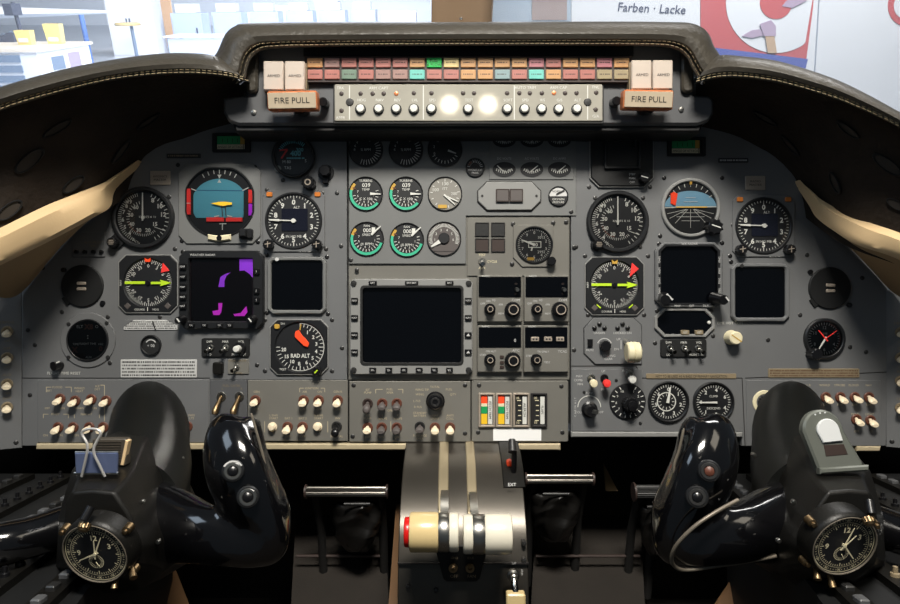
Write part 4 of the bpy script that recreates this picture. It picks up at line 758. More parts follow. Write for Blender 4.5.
swpanel(248, 380, 348, 441, 'switch panel left of centre with cream levers, two round buttons and a black ball lever',
    [(256, 400), (304, 400), (319, 400), (338, 400), (256, 424, 'ball', 'placard_tan', 'screw_dark'), (273, 426.5, 'press', 'lever_cream'), (288, 426.5), (303, 426.5), (318, 426.5, 'press', 'lever_cream'), (337, 426, 'ball', 'knob_black', 'screw_dark')],
    [('GEN', 257, 391.5), ('IGNITION', 312, 388), ('AIR', 305, 391.5), ('ON', 320, 391.5), ('GEN R', 338, 391.5), ('OFF', 257, 409), ('OFF', 303, 409), ('OFF', 319, 409), ('OFF', 338, 409), ('L ENG', 274, 415), ('START', 274, 418), ('BAT 1', 289, 418), ('BAT 2', 303, 418), ('R ENG', 319, 415), ('START', 319, 418), ('INV', 338, 418), ('OFF', 288, 436), ('OFF', 303, 436), ('NORMAL', 337, 436)],
    'warm_grey', [(300, 388, 300, 392), (300, 388, 304, 388), (321, 388, 325, 388), (325, 388, 325, 392), (265, 421, 265, 432), (328, 421, 328, 432)], d1=1.2)
t = swpanel(349.5, 381, 470.5, 441.5, 'centre switch panel with a large black rotary selector below the big screen',
    [(368, 403, 'ball', 'dial_brown', 'lamp_frame'), (382.5, 403, 'lever', 'dial_brown'), (397, 403, 'lever', 'dial_brown'), (368, 427), (382, 427, 'lever', 'dial_brown'), (397, 427, 'lever', 'dial_brown'), (420, 426, 'lever', 'dial_brown', 'screw_dark'), (435, 427), (450, 427)],
    [('JET', 368, 389.5), ('PUMP', 368, 392.3), ('FUEL', 390, 389), ('XFER', 390, 392.3), ('ON', 390, 410), ('JET', 368, 415), ('PUMP', 368, 418), ('L', 383, 415), ('VALVE', 383, 418), ('R', 398, 415), ('VALVE', 398, 418), ('OFF', 368, 436.5), ('ON', 382, 436.5), ('ON', 397, 436.5), ('STANDBY', 420, 412.5), ('BATTERY', 420, 415.3), ('NAV', 435, 415), ('LIGHT', 435, 418), ('ANTI', 450, 415), ('COLL', 450, 418), ('ON', 435, 434.5), ('ON', 450, 434.5), ('FUSELAGE', 420, 435), ('EMER', 420, 438), ('TOTAL', 435, 386.5), ('WING TIP', 422, 389.3), ('WING', 420, 394), ('L FUS', 417, 400.5), ('R FUS', 418, 406.5), ('FUEL', 449, 389), ('QTY', 453, 394)],
    'warm_grey', [(376, 389, 383, 389), (376, 389, 376, 393), (398, 389, 403, 389), (403, 389, 403, 393), (391, 421, 391, 431)], [(354, 385), (465, 385), (353, 436), (465, 433)], d1=2.2)
k = t.part('rotary_selector', MB().knurl(25.5, 11, 9.4, 2.2, 5, 30, 0.03).lathe(25.5, 11, [(8, 5), (7.4, 12), (6.4, 13), (0, 13)], 28), 'knob_black'); t.part('selector_cap', MB().ring(25.5, 11, 2.6, 4.6, 13, 14, 24, 0.3), 'screw_dark', k)
t = Thing('trim_gauge_panel', 'grey panel with four upright strip meters, two of them red green and yellow', 'meter panel', 520, 411)
t.part('plate', MB().rbox(-48.5, -30.5, 48, 30.5, 1.5, -2, 2, 0.7), 'warm_grey')
for i, x in enumerate((-33.5, -16.5, 0.8, 18.5)):
    f = t.part('strip_meter', MB().frame(rrect(x - 8.2, -15.5, x + 8.2, 18.5, 0.8), rrect(x - 6, -13.5, x + 6.4, 16.5, 0.6), 2, 5, 0.6), 'placard_beige' if i < 3 else 'ink')
    t.part('scale_face', MB().box(x - 6.2, -13.7, x + 6.5, 16.7, 2, 2.6), 'screw_dark' if i > 1 else 'steel', f)
    if i < 2:
        for z0, z1, c in ((8, 16, 'orange_red'), (5, 8, 'cream_paint'), (-2, 5, 'green_paint'), (-12.5, -2.3, 'yellow_paint')): t.part('colour_band', MB().flat([(x - 5.4, z0), (x + 0.6, z0), (x + 0.6, z1), (x - 5.4, z1)], 3), c, f)
    else: t.part('scale_marks', MB().line(x - 4, 11, x, 11, 0.8, 3).line(x - 3, 6, x, 6, 0.8, 3).line(x - 3, 1, x, 1, 0.8, 3).line(x - 3, -4, x, -4, 0.8, 3).line(x - 4, -9, x, -9, 0.8, 3).text('20', x - 3.4, 13.5, 2.4, 3).text('10', x - 3.4, -11, 2.4, 3), 'cream_paint', f)
    t.part('caption_strip', MB().flat([(x + 1.4, -12.5), (x + 5.6, -12.5), (x + 5.6, 15), (x + 1.4, 15)], 3), 'white_paint', f); t.part('caption', MB().text(('PITCH TRIM', 'PITCH TRIM', 'AILERON', 'FLAPS')[i], x + 3.5, 1.5, 2.4, 3.2, 0.02, rot=-90), 'ink', f)
for x, y in ((479, 385), (561, 386), (478, 432), (562, 432)): screw(t.o, x, y, 520, 411, 2)
flatthing('blank_sticker', 517, 434, 'plain white sticker below the four strip meters', 'sticker', MB().rbox(-24, -6.2, 24, 6.2, 0.4, 2, 2.4), 'sticker_white')
swpanel(746, 380, 880, 446, 'right switch panel with six cream levers beside the grey visor clip',
    [(825, 397, 'lever', 'lever_cream'), (839.5, 397, 'lever', 'lever_cream'), (854, 397, 'lever', 'lever_cream'), (868, 397, 'lever', 'lever_cream'), (855.5, 419), (869.5, 420)],
    [('WSHLD', 824, 385), ('STROBE', 839, 385), ('FLOOD', 853, 385), ('NAV', 868, 385), ('OFF', 825, 404.5), ('OFF', 839, 404.5), ('OFF', 854, 404.5), ('OFF', 868, 404.5), ('PANEL', 855, 414), ('LIGHT', 869, 414), ('OFF', 856, 431), ('D', 871, 431), ('L R', 808, 385)], 'panel_grey', d1=0.9)
t = Thing('rotary_dimmer', 'pale ring of a round control half hidden behind the right control column', 'knob', 764, 402); t.part('ring', MB().ring(0, 0, 8, 12, 0, 2, 40, 0.5), 'cream_paint'); t.part('knob', MB().knurl(0, 0, 7, 0, 9, 14), 'knob_black')
def side(mx, label, ys, y0, y1):
    base = W(22 if mx < 0 else 886, 370, 0); t = Thing('side_switch_panel', label, 'switch panel', loc=base, k=S, group='side wall switch panels'); t.worldly = False; s = mx
    t.o.rotation_euler = (0, 0, R(30) * (1 if mx < 0 else -1)) if 1 else None
    t.part('plate', MB().box(0, 370 - y1, s * 46, 370 - y0, -3, 0, 0.6), 'panel_grey')
    m = MB()
    for i, y in enumerate(ys):
        lever_switch(t, s * 12.5, 370 - y, 0, 'lever', 'lever_cream', 'placard_tan'); m.text(('DEFOG', 'OFF', 'AUX', 'OXY', 'NOR')[i], s * 12.5, 370 - y + 9, 2.6, 0.2).text('OFF', s * 12.5, 370 - y - 9.5, 2.2, 0.2)
    t.part('lettering', m, 'placard_tan'); q = screw(t.o, 0, 0, 0, 0, 0); q.location = (s * 5 * S, 0, (370 - y1 + 6) * S)
    return t
side(-1, 'narrow angled side panel with four cream levers at the left edge', (331, 357, 383, 406), 292, 448)
side(1, 'narrow angled side panel with four cream levers at the right edge', (332, 357, 380, 407), 290, 447)
# ------------------------------------------------------------------ glareshield, eyebrow housing, warning lamps
gs = Thing('glareshield', 'black stitched leather glareshield arching over the instrument panel', 'glareshield', loc=W(450, 60, -0.05), k=1.0)
def leather(pairs, name, rows, n=6, y_in=0.05, y_back=0.13):
    """pairs: (upper px,py, lower px,py, depth of the front edge)"""
    P = spline([Vector((a, b, c)) for a, b, c, d, e, f in pairs], n); Q = spline([Vector((d, e, f)) for a, b, c, d, e, f in pairs], n); rings = []; st = MB()
    for i in range(len(P)):
        ux, uy, y = P[i]; lx, ly, _ = Q[i]; g = lambda t, dy: W(lx + (ux - lx) * t, ly + (uy - ly) * t, y + dy)
        top = g(1, 0.018); rings.append([g(0.02, y_in), g(0.0, 0.012), g(0.03, 0.003), g(0.12, 0.0), g(0.155, 0.004), g(0.19, 0.0), g(0.3, -0.006), g(0.5, -0.009), g(0.72, -0.006), g(0.88, 0.002), g(0.96, 0.009), top, top + Vector((0, 0.02, -0.001)), top + Vector((0, y_back, -0.012)), top + Vector((0, y_back, -0.03))])
    gs.part(name, MB().loft(rings, False, False), 'leather')
    for t_, in ((0.10,), (0.22,)):
        pts = []
        for i in range(len(P)): ux, uy, y = P[i]; lx, ly, _ = Q[i]; pts.append(W(lx + (ux - lx) * t_, ly + (uy - ly) * t_, y - 0.0035))
        acc = 0; seg = 0.0068
        for i in range(len(pts) - 1):
            d = pts[i + 1] - pts[i]; L = d.length; s0 = (seg - acc) % seg
            while s0 < L:
                c = pts[i] + d * (s0 / L); u = d.normalized() * 0.0022; w = Vector((0, 0, 0.0007)); e = Vector((0, -0.0008, 0))
                st.add([c - u - w, c + u - w, c + u + w, c - u + w, c - u * 0.7 + e, c + u * 0.7 + e], [(0, 1, 5, 4), (3, 2, 5, 4), (0, 4, 3), (1, 2, 5)]); s0 += seg
            acc = (acc + L) % seg
    gs.part('stitching', st, 'stitch')
arch = [(211, 60, -.092, 240, 85, -.074), (217, 52, -.092, 246, 79, -.074), (221, 43, -.092, 248, 69, -.074), (226, 33, -.092, 252, 59, -.074), (235, 26, -.092, 260, 52, -.074), (250, 23, -.092, 276, 48.5, -.074), (330, 22, -.092, 334, 47, -.074), (450, 22, -.092, 450, 46, -.074), (600, 21.5, -.092, 600, 46, -.074), (668, 22, -.092, 656, 46.5, -.074), (690, 23, -.092, 676, 50, -.074), (703, 28, -.092, 686, 58, -.074), (710, 36, -.092, 691, 68, -.074), (714, 46, -.092, 696, 76, -.074), (722, 58, -.092, 702, 85, -.074)]
leather(arch, 'arch_cover', 2)
larm = [(-40, 103, -.23, -40, 128, -.23), (0, 87, -.21, 0, 111, -.21), (60, 70, -.18, 60, 93, -.18), (110, 60, -.155, 120, 79.5, -.155), (160, 53.5, -.135, 180, 74.5, -.135), (200, 53.5, -.115, 225, 77, -.115), (219, 57, -.10, 250, 83, -.10)]
leather(larm, 'side_cover', 2)
rarm = [(940, 132, -.23, 940, 153, -.23), (900, 112, -.21, 900, 128, -.21), (865, 93, -.195, 862, 110, -.195), (830, 77, -.18, 828, 97, -.18), (780, 61.5, -.155, 780, 83.5, -.155), (745, 56.5, -.135, 740, 78, -.135), (722, 55, -.115, 715, 79, -.115), (712, 59, -.10, 694, 84, -.10)]
leather(rarm, 'side_cover', 2)
def under(top, bot, name):
    A = spline([Vector(a) for a in top], 6); B = spline([Vector(b) for b in bot], 6); n = 10; rings = []
    for a, b in zip(A, B):
        pa = W(*a); pb = W(*b); r = []
        for i in range(n + 1):
            t = i / n; p = pa.lerp(pb, t); bulge = math.sin(math.pi * t) * 0.02; r.append(p + Vector((0, bulge * 0.6, bulge)))
        r.append(pb + Vector((0, 0.02, -0.035)))
        rings.append(r)
    gs.part(name, MB().loft(rings, False, False), 'underside', label='rough dark underside')
    return rings
lu = under([(-40, 124, -.20), (0, 108, -.18), (60, 90, -.15), (120, 77, -.125), (180, 73, -.105), (225, 76, -.09), (250, 82, -.08)],
           [(-40, 242, -.16), (0, 229, -.14), (40, 211, -.10), (84, 192, -.065), (137, 161, -.003), (190, 132, -.003), (236, 118, -.003)], 'underside')
ru = under([(940, 150, -.20), (900, 125, -.18), (862, 107, -.165), (828, 94, -.15), (780, 80, -.125), (740, 76, -.105), (698, 82, -.08)],
           [(940, 248, -.16), (900, 234, -.14), (868, 224, -.11), (842, 212, -.075), (800, 182, -.003), (750, 138, -.003), (700, 122, -.003)], 'underside')
def oval(px, py, rx, rz, rot, rings):
    best = None; c = Vector((0, 0, 0))
    for i, r in enumerate(rings):
        for j, p in enumerate(r):
            k = S * (1 + p.y); qx = p.x / k + 450; qy = 302 - p.z / k; dd = (qx - px) ** 2 + (qy - py) ** 2
            if best is None or dd < best[0]: best = (dd, i, j)
    _, i, j = best; i2 = min(i + 1, len(rings) - 1); j2 = min(j + 1, len(rings[0]) - 1); i1 = max(i2 - 2, 0); j1 = max(j2 - 2, 0)
    n = (rings[i2][j] - rings[i1][j]).cross(rings[i][j2] - rings[i][j1]).normalized(); c = rings[i][j]
    if n.y > 0: n = -n
    k = S * (1 + c.y); ax = (Vector((math.cos(rot), 0, math.sin(rot)))); ax = (ax - n * ax.dot(n)).normalized(); az = n.cross(ax)
    if az.z < 0: az = -az
    stretch = 1 / max(0.35, abs(n.y)); m = Matrix((ax, n * -1, az)).transposed().to_4x4(); m.translation = c + n * 0.0015
    mb = MB()._ring(0, 0, 0.84, 1.0, 0, 0.12, 30, 0.03); mb.v = [Vector((v.x * rx * k, v.y * 0.02, v.z * rz * k)) for v in mb.v]
    f = gs.part('hole_rim', mb.xf(m), 'matt_black'); q = MB().cyl(0, 0, 0.9, 0, 0.02); q.v = [Vector((v.x * rx * k, v.y * 0.02, v.z * rz * k)) for v in q.v]; gs.part('hole', q.xf(m), 'hole_edge', f)
for a in ((31, 163, 18, 6.5, 0.45), (74, 185, 13, 5, 0.5), (10, 206, 15, 6, 0.45), (120, 151, 15, 4, 0.45), (150, 118, 14, 3.5, 0.2), (52, 126, 16, 4, 0.3)): oval(*a, lu)
for a in ((884, 165, 17, 5.5, -0.5), (836, 187, 12, 5, -0.55), (790, 148, 14, 3.5, -0.45), (770, 118, 14, 3.5, -0.25), (898, 203, 10, 4, -0.5), (850, 126, 14, 4, -0.35)): oval(*a, ru)
# seam beads where the arms meet the arch
for a in ([(214, 57), (222, 66), (233, 76), (240, 81)], [(724, 56), (714, 66), (706, 76), (701, 84)]): gs.part('seam_bead', MB().tube(spline([W(x, y, -.108 + 0.002 * i) for i, (x, y) in enumerate(a)], 5), 0.0014, 8), 'bezel_black')
# cream window trims
def trim(T, Rg, B, Wl, label):
    o = Thing('side_trim', label, 'trim', loc=W(*T[2]), k=1.0, group='cream side trims'); A = [spline([Vector(p) for p in L], 6) for L in (T, Rg, B)]
    rings = []
    for a, r, b in zip(*A):
        pa, pr, pb = W(*a), W(*r), W(*b); rings.append([pa + Vector((0, 0.02, 0)), pa, pa.lerp(pr, 0.5) + Vector((0, -0.002, 0.0)), pr + Vector((0, -0.003, 0)), pr.lerp(pb, 0.35) + Vector((0, -0.004, -0.0005)), pr.lerp(pb, 0.75) + Vector((0, -0.002, 0)), pb, pb + Vector((0, 0.015, 0.0))])
    o.part('rail', MB().loft(rings, False, False), 'cream_trim')
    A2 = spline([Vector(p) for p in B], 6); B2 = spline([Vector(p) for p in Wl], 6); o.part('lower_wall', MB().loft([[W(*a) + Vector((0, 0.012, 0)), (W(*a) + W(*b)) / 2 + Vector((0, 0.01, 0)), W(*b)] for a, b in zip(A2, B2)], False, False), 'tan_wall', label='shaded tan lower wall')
trim([(-40, 246, -.17), (0, 228, -.15), (45, 206, -.11), (83, 191, -.07), (103, 183, -.045), (111, 178, -.035), (138, 160, -.012)], [(-40, 256, -.18), (0, 239, -.16), (45, 217, -.12), (80, 201, -.08), (103, 190.5, -.05), (111, 182.5, -.037), (138.5, 161, -.013)],
     [(-40, 280, -.175), (0, 261, -.155), (45, 239, -.115), (88, 216, -.075), (105, 205, -.045), (111, 187, -.033), (137, 163, -.010)], [(-40, 300, -.08), (-8, 297, -.04), (22, 292, -.003), (72, 232, -.003), (98, 211, -.003), (108, 191, -.003), (136, 164, -.003)], 'cream padded trim rail running down to the left edge')
trim([(940, 252, -.17), (900, 233, -.15), (868, 222, -.11), (842, 211, -.07), (822, 200, -.045), (814, 193, -.035), (799, 180, -.012)], [(940, 262, -.18), (900, 241.5, -.16), (868, 230, -.12), (842, 218, -.08), (822, 207.5, -.05), (814.5, 198, -.037), (799.5, 181, -.013)],
     [(940, 275, -.175), (900, 256, -.155), (864, 244, -.115), (839, 229, -.075), (822, 216, -.045), (814, 203, -.033), (801, 184, -.010)], [(940, 310, -.06), (912, 302, -.03), (890, 290, -.003), (862, 258, -.003), (832, 226, -.003), (816, 206, -.003), (802, 187, -.003)], 'cream padded trim rail running down to the right edge')
# eyebrow housing
EY = -0.062; he = Thing('warning_panel_housing', 'dark grey housing under the leather arch holding the warning lamps', 'housing', 468, 90, EY)
hp = lambda a: pp(a, 468, 90)
he.part('front_plate', MB().prism(hp([(238, 125), (228, 121), (223, 112), (223, 98), (246, 95), (250, 40), (690, 40), (694, 95), (710, 96), (714, 100), (714, 113), (709, 121), (698, 125)])[::1], -42, 0, 2.5), 'housing_grey')
he.part('lower_lip', MB().prism(hp([(234, 131), (230, 120), (706, 120), (702, 131)]), -44, -5, 2), 'housing_black')
he.part('upper_recess', MB().box(304 - 468, 90 - 57, 633 - 468, 90 - 40, 0, 3, 0.5), 'housing_black')
for x in (253, 686): he.part('end_pad', MB().rbox(x - 468 - 6, -4, x - 468 + 6, 44, 5, 0, 6, 2), 'leather')
for x, y in ((254, 112.5), (681, 109.5)): he.part('screw', MB().lathe(x - 468, 90 - y, [(2.8, 0), (2.4, 1.6), (0, 2)], 18), 'steel')
an = Thing('annunciator_panel', 'long black frame of small coloured warning lamps in two rows', 'warning panel', 468, 70, EY - 0.004)
an.part('frame', MB().box(-163, -13.5, 163, 13, -2, 3, 0.6), 'lamp_frame')
cols = {'p': (150, 112, 104), 'o': (192, 138, 84), 'r': (168, 98, 88), 'g': (10, 200, 70), 't': (96, 190, 176), 'q': (98, 122, 104), 'y': (222, 196, 128), 'b': (120, 146, 150), 'k': (150, 134, 100), 'm': (176, 104, 112)}
for k_, v in cols.items(): M('lamp_' + k_, tuple(min(255, c * 0.82 + 30) for c in v), 0.3, 0, 0.12, 90)
row1, row2 = 'kppprrrogyoookokmrookmo'[:19], 'rrqppptrroobmtorrkkoo'[:19]
row1 = 'oppprrogyooomrooopo'; row2 = 'rrqrprtrrooobotorpk'; row1 = 'opprrrogyooommrooko'; row1 = row1[:19]; row2 = ('rrqrpptrroo' + 'b' + 'r' + 't' + 'orrkk')[:19]; row1 = 'oprrrrogyoooomroomo'
for i in range(19):
    for j, rw in enumerate((row1, row2)):
        x = -152.2 + i * 16.93; z = 5.8 - j * 11.7
        l = an.part('warning_lamp', MB().rbox(x - 7.5, z - 4.8, x + 7.5, z + 4.8, 0.6, 3, 4.6, 0.6), 'lamp_' + rw[i])
        if j == 0 and i == 7: an.part('lamp_lettering', MB().text('FUEL', x, z + 1.8, 2.9, 4.8, 0.03).text('X FLOW', x, z - 2.2, 2.9, 4.8, 0.03), 'ink', l)
        else: an.part('lamp_lettering', MB().dashes(x - 5, z - 1.2, x + 5.5, z + 1.5, 1, 4.75, 0.35, i * 7 + j), 'lamp_frame', l)
ap = Thing('autopilot_control_panel', 'shiny silver autopilot control panel with round white buttons', 'control panel', 468.5, 103.5, EY - 0.002)
ap.part('plate', MB().rbox(-133.5, -18.5, 133.5, 18.5, 1.5, -2, 3, 0.7), 'control_plate'); ap.part('plate_backing', MB().rbox(-135, -20.5, 135, 19, 1.5, -3, 1.5, 0.4), 'housing_black'); lt = MB()
for x in (-118.5, -45, 45.5, 118.5): lt.line(x, 17, x, 4, 0.9, 3.2).line(x, -3, x, -17, 0.9, 3.2) if abs(x) > 100 else lt.line(x, 17, x, -17, 0.9, 3.2)
for x, s in ((361, 'HDG'), (379, 'NAV'), (396.5, 'REV'), (414, 'LVL'), (431.5, 'SPD'), (468, 'TEST'), (506.8, 'SOFT'), (524, 'SPD'), (541, 'V/S'), (558, 'G/S'), (576, 'ALT')):
    b = ap.part('push_button', MB().lathe(x - 468.5, -6.7, [(4.1, 3), (4.0, 6.5), (3.4, 7.4), (0, 7.6)], 24), 'white_paint'); ap.part('button_bezel', MB().ring(x - 468.5, -6.7, 4.2, 5.4, 3, 4.2, 28, 0.3), 'bezel_black', b); lt.text(s, x - 468.5 + 1, 2.6, 2.8, 3.2, 0.02)
for x, y in ((342, 94.5), (342, 111.5), (361, 94.5), (373, 94.5), (384, 94.5), (396.5, 94.5), (414, 94), (431.5, 94), (463, 94), (474, 94), (506.8, 94), (519, 94), (529.5, 94), (541.5, 94), (553.5, 94), (564.5, 94), (576, 94), (595.5, 93.5), (595, 110.5)):
    ap.part('indicator_lamp', MB().lathe(x - 468.5, 103.5 - y, [(2.3, 3), (1.9, 3.8), (0, 4.1)], 18), 'lamp_frame' if x not in (396.5, 553.5) else 'copper_edge')
for x in (-118.3, 118.5): ap.part('screw', MB().lathe(x, 0.5, [(4, 3), (3.4, 4.2), (0, 4.4)], 20), 'screw_dark')
for s, x, y in (('TRK', 341, 88.8), ('APPR', 341, 118.5), ('FNL', 595, 88), ('G/A', 595, 117), ('ARM CAPT', 379, 89), ('ARM CAP', 558, 88.5), ('AUTO TRIM', 525, 88.5)): lt.text(s, x - 468.5, 103.5 - y, 2.9, 3.2, 0.02)
ap.part('lettering', lt, 'white_paint')
def fire(px, py, ax, ay, label, rot):
    sg = 1 if px < 450 else -1; px += sg * 6; py += 4.5; ax += sg * 3.4; ay += 4.5
    t = Thing('fire_handle', label, 'handle', px, py, EY - 0.004, 'fire pull handles'); t.o.rotation_euler = (R(9), R(rot), 0)
    t.part('shaft', MB().cyl(4, -4, 8, -2, 14, 24), 'knob_black'); t.part('end_stud', MB().cyl(-27 if px > 450 else 27, 0, 4.5, -2, 12, 16, 0.8), 'knob_black')
    b = t.part('handle_bar', MB().rbox(-24, -9.5, 24, 9, 1, 13, 26, 1.6), 'copper_edge'); f = t.part('face_plate', MB().rbox(-23, -7.6, 23, 7.2, 0.6, 26, 26.8, 0.3), 'fire_face'); t.part('lettering', MB().text('FIRE PULL', 0, 0, 5.6, 27.1, 0.0, sx=1.02), 'ink', f)
    t = Thing('armed_button_pair', 'pair of square cream ARMED buttons above the ' + ('left' if px < 450 else 'right') + ' fire handle', 'buttons', ax, ay, EY - 0.004, 'armed buttons'); t.part('housing', MB().box(-21, -14.5, 21, 14, -2, 8, 0.5), 'placard_tan')
    for x in (-10.4, 10.4): b = t.part('armed_button', MB().rbox(x - 9.8, -14.5, x + 9.8, 14, 0.8, 8, 14, 1), 'armed_cream'); t.part('button_lettering', MB().text('ARMED', x + 0.4, -0.5, 2.7, 14.3, 0.0), 'ink', b)
fire(292, 99.5, 284, 75.5, 'left fire handle marked FIRE PULL with orange edges', -1); fire(647, 98.5, 651.5, 74.5, 'right fire handle marked FIRE PULL', 1)
# ------------------------------------------------------------------ control wheels
def ell(px, py, Y, rx, ry, n=20, rot=0, ty=0):
    r = []
    for i in range(n):
        a = 2 * math.pi * i / n; x = rx * math.cos(a); z = ry * math.sin(a); c, q = math.cos(rot), math.sin(rot); r.append(W(px + x * c - z * q, py - (x * q + z * c), Y + ty * math.sin(a)))
    return r
def yoke(side, label):
    L = side < 0; mx = (lambda x: x) if L else (lambda x: 942 - x); fx = (lambda a: a) if L else (lambda a: math.pi - a)
    t = Thing('control_wheel', label, 'control wheel', loc=W(mx(125), 480, -.25), k=1.0, group='control wheels')
    dx = 0 if L else 8
    # column from the panel
    rg = [(154, 447, .0, 30, 42), (152, 443, -.05, 34, 47), (150, 438, -.09, 38, 51), (149, 434, -.12, 40.5, 52.5), (149, 434, -.14, 41, 53), (149, 436, -.16, 40, 51), (148, 446, -.19, 42, 50), (146, 464, -.22, 46, 50), (140, 488, -.26, 50, 52), (130, 510, -.30, 52, 52)]
    t.part('column', MB().loft([ell(mx(x) - (0 if L else 2), y, Y, a * (0.96 if not L else 1), b, 36) for x, y, Y, a, b in rg]), 'yoke_satin')
    # hub casting
    def ring(pts, Y, dY=None): return [W(mx(x), y, Y) for x, y in pts]
    h0 = [(98, 440), (118, 431), (150, 431), (176, 452), (192, 486), (205, 512), (200, 556), (160, 580), (105, 590), (64, 565), (66, 510), (78, 468)]
    h1 = [(88, 452), (112, 440), (144, 441), (164, 462), (176, 496), (184, 524), (180, 560), (150, 584), (98, 594), (58, 566), (60, 512), (72, 470)]
    h2 = [(77, 470), (100, 466), (134, 468), (148, 496), (157, 520), (166, 540), (163, 572), (140, 590), (92, 594), (56, 568), (58, 518), (66, 494)]
    h3 = [(78, 478), (98, 477), (129, 477), (141, 500), (150, 522), (157, 542), (154, 568), (134, 583), (90, 588), (58, 564), (60, 520), (68, 498)]
    h4 = [(72, 492), (92, 490), (114, 492), (128, 512), (136, 530), (139, 548), (135, 566), (120, 578), (88, 582), (66, 562), (64, 528), (66, 505)]
    mb = MB().loft([ring(h0, -.24), ring(h1, -.28), ring(h2, -.345), ring(h3, -.37), ring(h4, -.405)])
    hub = t.part('hub', mb, 'hub_black'); bv = hub.modifiers.new('bevel', 'BEVEL'); bv.width = 0.003; bv.segments = 3; bv.limit_method = 'ANGLE'; bv.angle_limit = R(20)
    # arm and grip as one glossy casting
    mg = MB()
    def tb(pts, n=20, fl=0.8): # px,py,Y,r px
        path = [W(mx(x), y, Y) for x, y, Y, r in pts]; rad = [r * S * (1 + Y) for x, y, Y, r in pts]; P = spline(path, 6); rr = [v[0] for v in spline([Vector((q, 0, 0)) for q in rad], 6)]; mg.tube(P, rr, n, True, fl, up=(0, 1, 0))
    tb([(120, 520, -.29, 48), (150, 522, -.30, 44), (180, 527, -.32, 36), (205, 534, -.34, 30), (232, 540, -.345, 26.5), (256, 542, -.34, 26), (268, 541, -.335, 20)])
    tb([(250, 549, -.33, 18), (263, 541, -.335, 27), (259, 522, -.34, 30), (247, 497, -.345, 33), (236, 470, -.345, 34.5), (230, 445, -.335, 31), (229, 426, -.325, 24), (232, 415, -.32, 14)], 24, 0.72)
    tb([(245, 420, -.325, 9), (251, 430, -.33, 12), (257, 455, -.335, 12), (267, 482, -.335, 13), (277, 508, -.335, 14), (280, 533, -.335, 12)], 14, 0.9)
    g = t.part('grip', mg, 'yoke_gloss', label='glossy black horn and hand grip'); rm = g.modifiers.new('remesh', 'REMESH'); rm.mode = 'VOXEL'; rm.voxel_size = 0.0022; rm.use_smooth_shade = True
    sm_ = g.modifiers.new('smooth', 'CORRECTIVE_SMOOTH'); sm_.factor = 0.8; sm_.iterations = 14; sm_.use_only_smooth = True
    # other horn, running out of view
    mo = MB(); path = [W(mx(x), y, Y) for x, y, Y in ((95, 525, -.31), (62, 528, -.33), (35, 536, -.35), (0, 545, -.37), (-45, 556, -.38))]; mo.tube(spline(path, 6), [v[0] for v in spline([Vector((q * S * 0.66, 0, 0)) for q in (30, 22, 20, 21, 24)], 6)], 20); t.part('far_horn', mo, 'yoke_gloss')
    # trigger-like worn edge along the grip
    ed = [(251, 413), (256, 430), (262, 452), (266, 470)] if L else [(258, 428), (263, 450), (268, 466), (266, 482)]
    t.part('worn_edge', MB().tube(spline([W(mx(x) + (0 if L else 0), y, -.352) for x, y in ed], 5), [0.0006] + [0.0013] * 14 + [0.0006], 8), 'edge_worn', label='paint worn to bare metal')
    if not L: t.part('edge_bead', MB().tube(spline([W(x, y, Y) for x, y, Y in ((738, 500, -.37), (716, 512, -.378), (694, 527, -.38), (676, 546, -.372), (672, 562, -.36), (684, 570, -.352), (717, 566, -.352), (750, 561, -.35), (776, 556, -.345))], 6), 0.0019, 10), 'edge_worn')
    # buttons
    for i, (x, y, r, dd) in enumerate(((233, 471, 11, -.374), (248, 497, 11, -.374))):
        if not L: x += 0 if i == 0 else -3
        c = W(mx(x), y, dd); k = S * (1 + dd); m = Matrix.Translation(c) @ Matrix.Rotation(R(14 if L else -14), 4, 'Z') @ Matrix.Rotation(R(-10), 4, 'X') @ Matrix.Scale(k, 4)
        b = t.part('push_button', MB()._ring(0, 0, r * 0.62, r, -12, 2.5, 32, 1.2).xf(m), 'bezel_black'); t.part('button_ring', MB()._ring(0, 0, r * 0.45, r * 0.78, 0, 3.6, 28, 0.6).xf(m), 'steel' if L else 'screw_dark', b)
        t.part('button_cap', MB().lathe(0, 0, [(r * 0.46, 0), (r * 0.42, 4), (r * 0.2, 5.4), (0, 5.6)], 20).xf(m), 'knob_black' if L or i else 'switch_red', b)
        t.part('button_lettering', MB().arc(r * 0.8, r * 0.95, -60, 60, 2.7).xf(m), 'placard_paper', b) if L and not i else None
    for x, y, dd in (((142, 502, -.372), (158, 542, -.374), (181, 459, -.255)) if L else ((148, 502, -.372), (163, 541, -.374), (188, 455, -.25))):
        c = W(mx(x), y, dd); t.part('screw', MB().lathe(0, 0, [(2.4, -3), (2.4, .6), (1.8, 1.4), (0, 1.6)], 14).xf(Matrix.Translation(c) @ Matrix.Scale(S * (1 + dd), 4)), 'steel')
    # clock
    cx, cy, dd = (96, 553, -.425) if L else (843.5, 545, -.425); k = S * (1 + dd)
    m = Matrix.Translation(W(cx, cy, dd)) @ Matrix.Rotation(R(17), 4, Vector((math.cos(R(16)), 0, math.sin(R(-16 if L else 16))))) @ Matrix.Scale(k * .97, 4)
    case = t.part('clock', MB().lathe(0, 0, [(33, -26), (38, -20), (38, -4), (36.5, 1), (35, 2.4), (33.4, 2.4), (33.2, 0), (0, -0.5)], 56).xf(m), 'hub_black', label='round clock with luminous figures')
    rim = t.part('clock_rim', MB()._ring(0, 0, 33.2, 34.6, 1.5, 3, 56, 0.4).xf(m), 'edge_worn', case)
    f = t.part('clock_face', MB().cyl(0, 0, 33.2, -1, 0, 48).xf(m), 'dial_black', case)
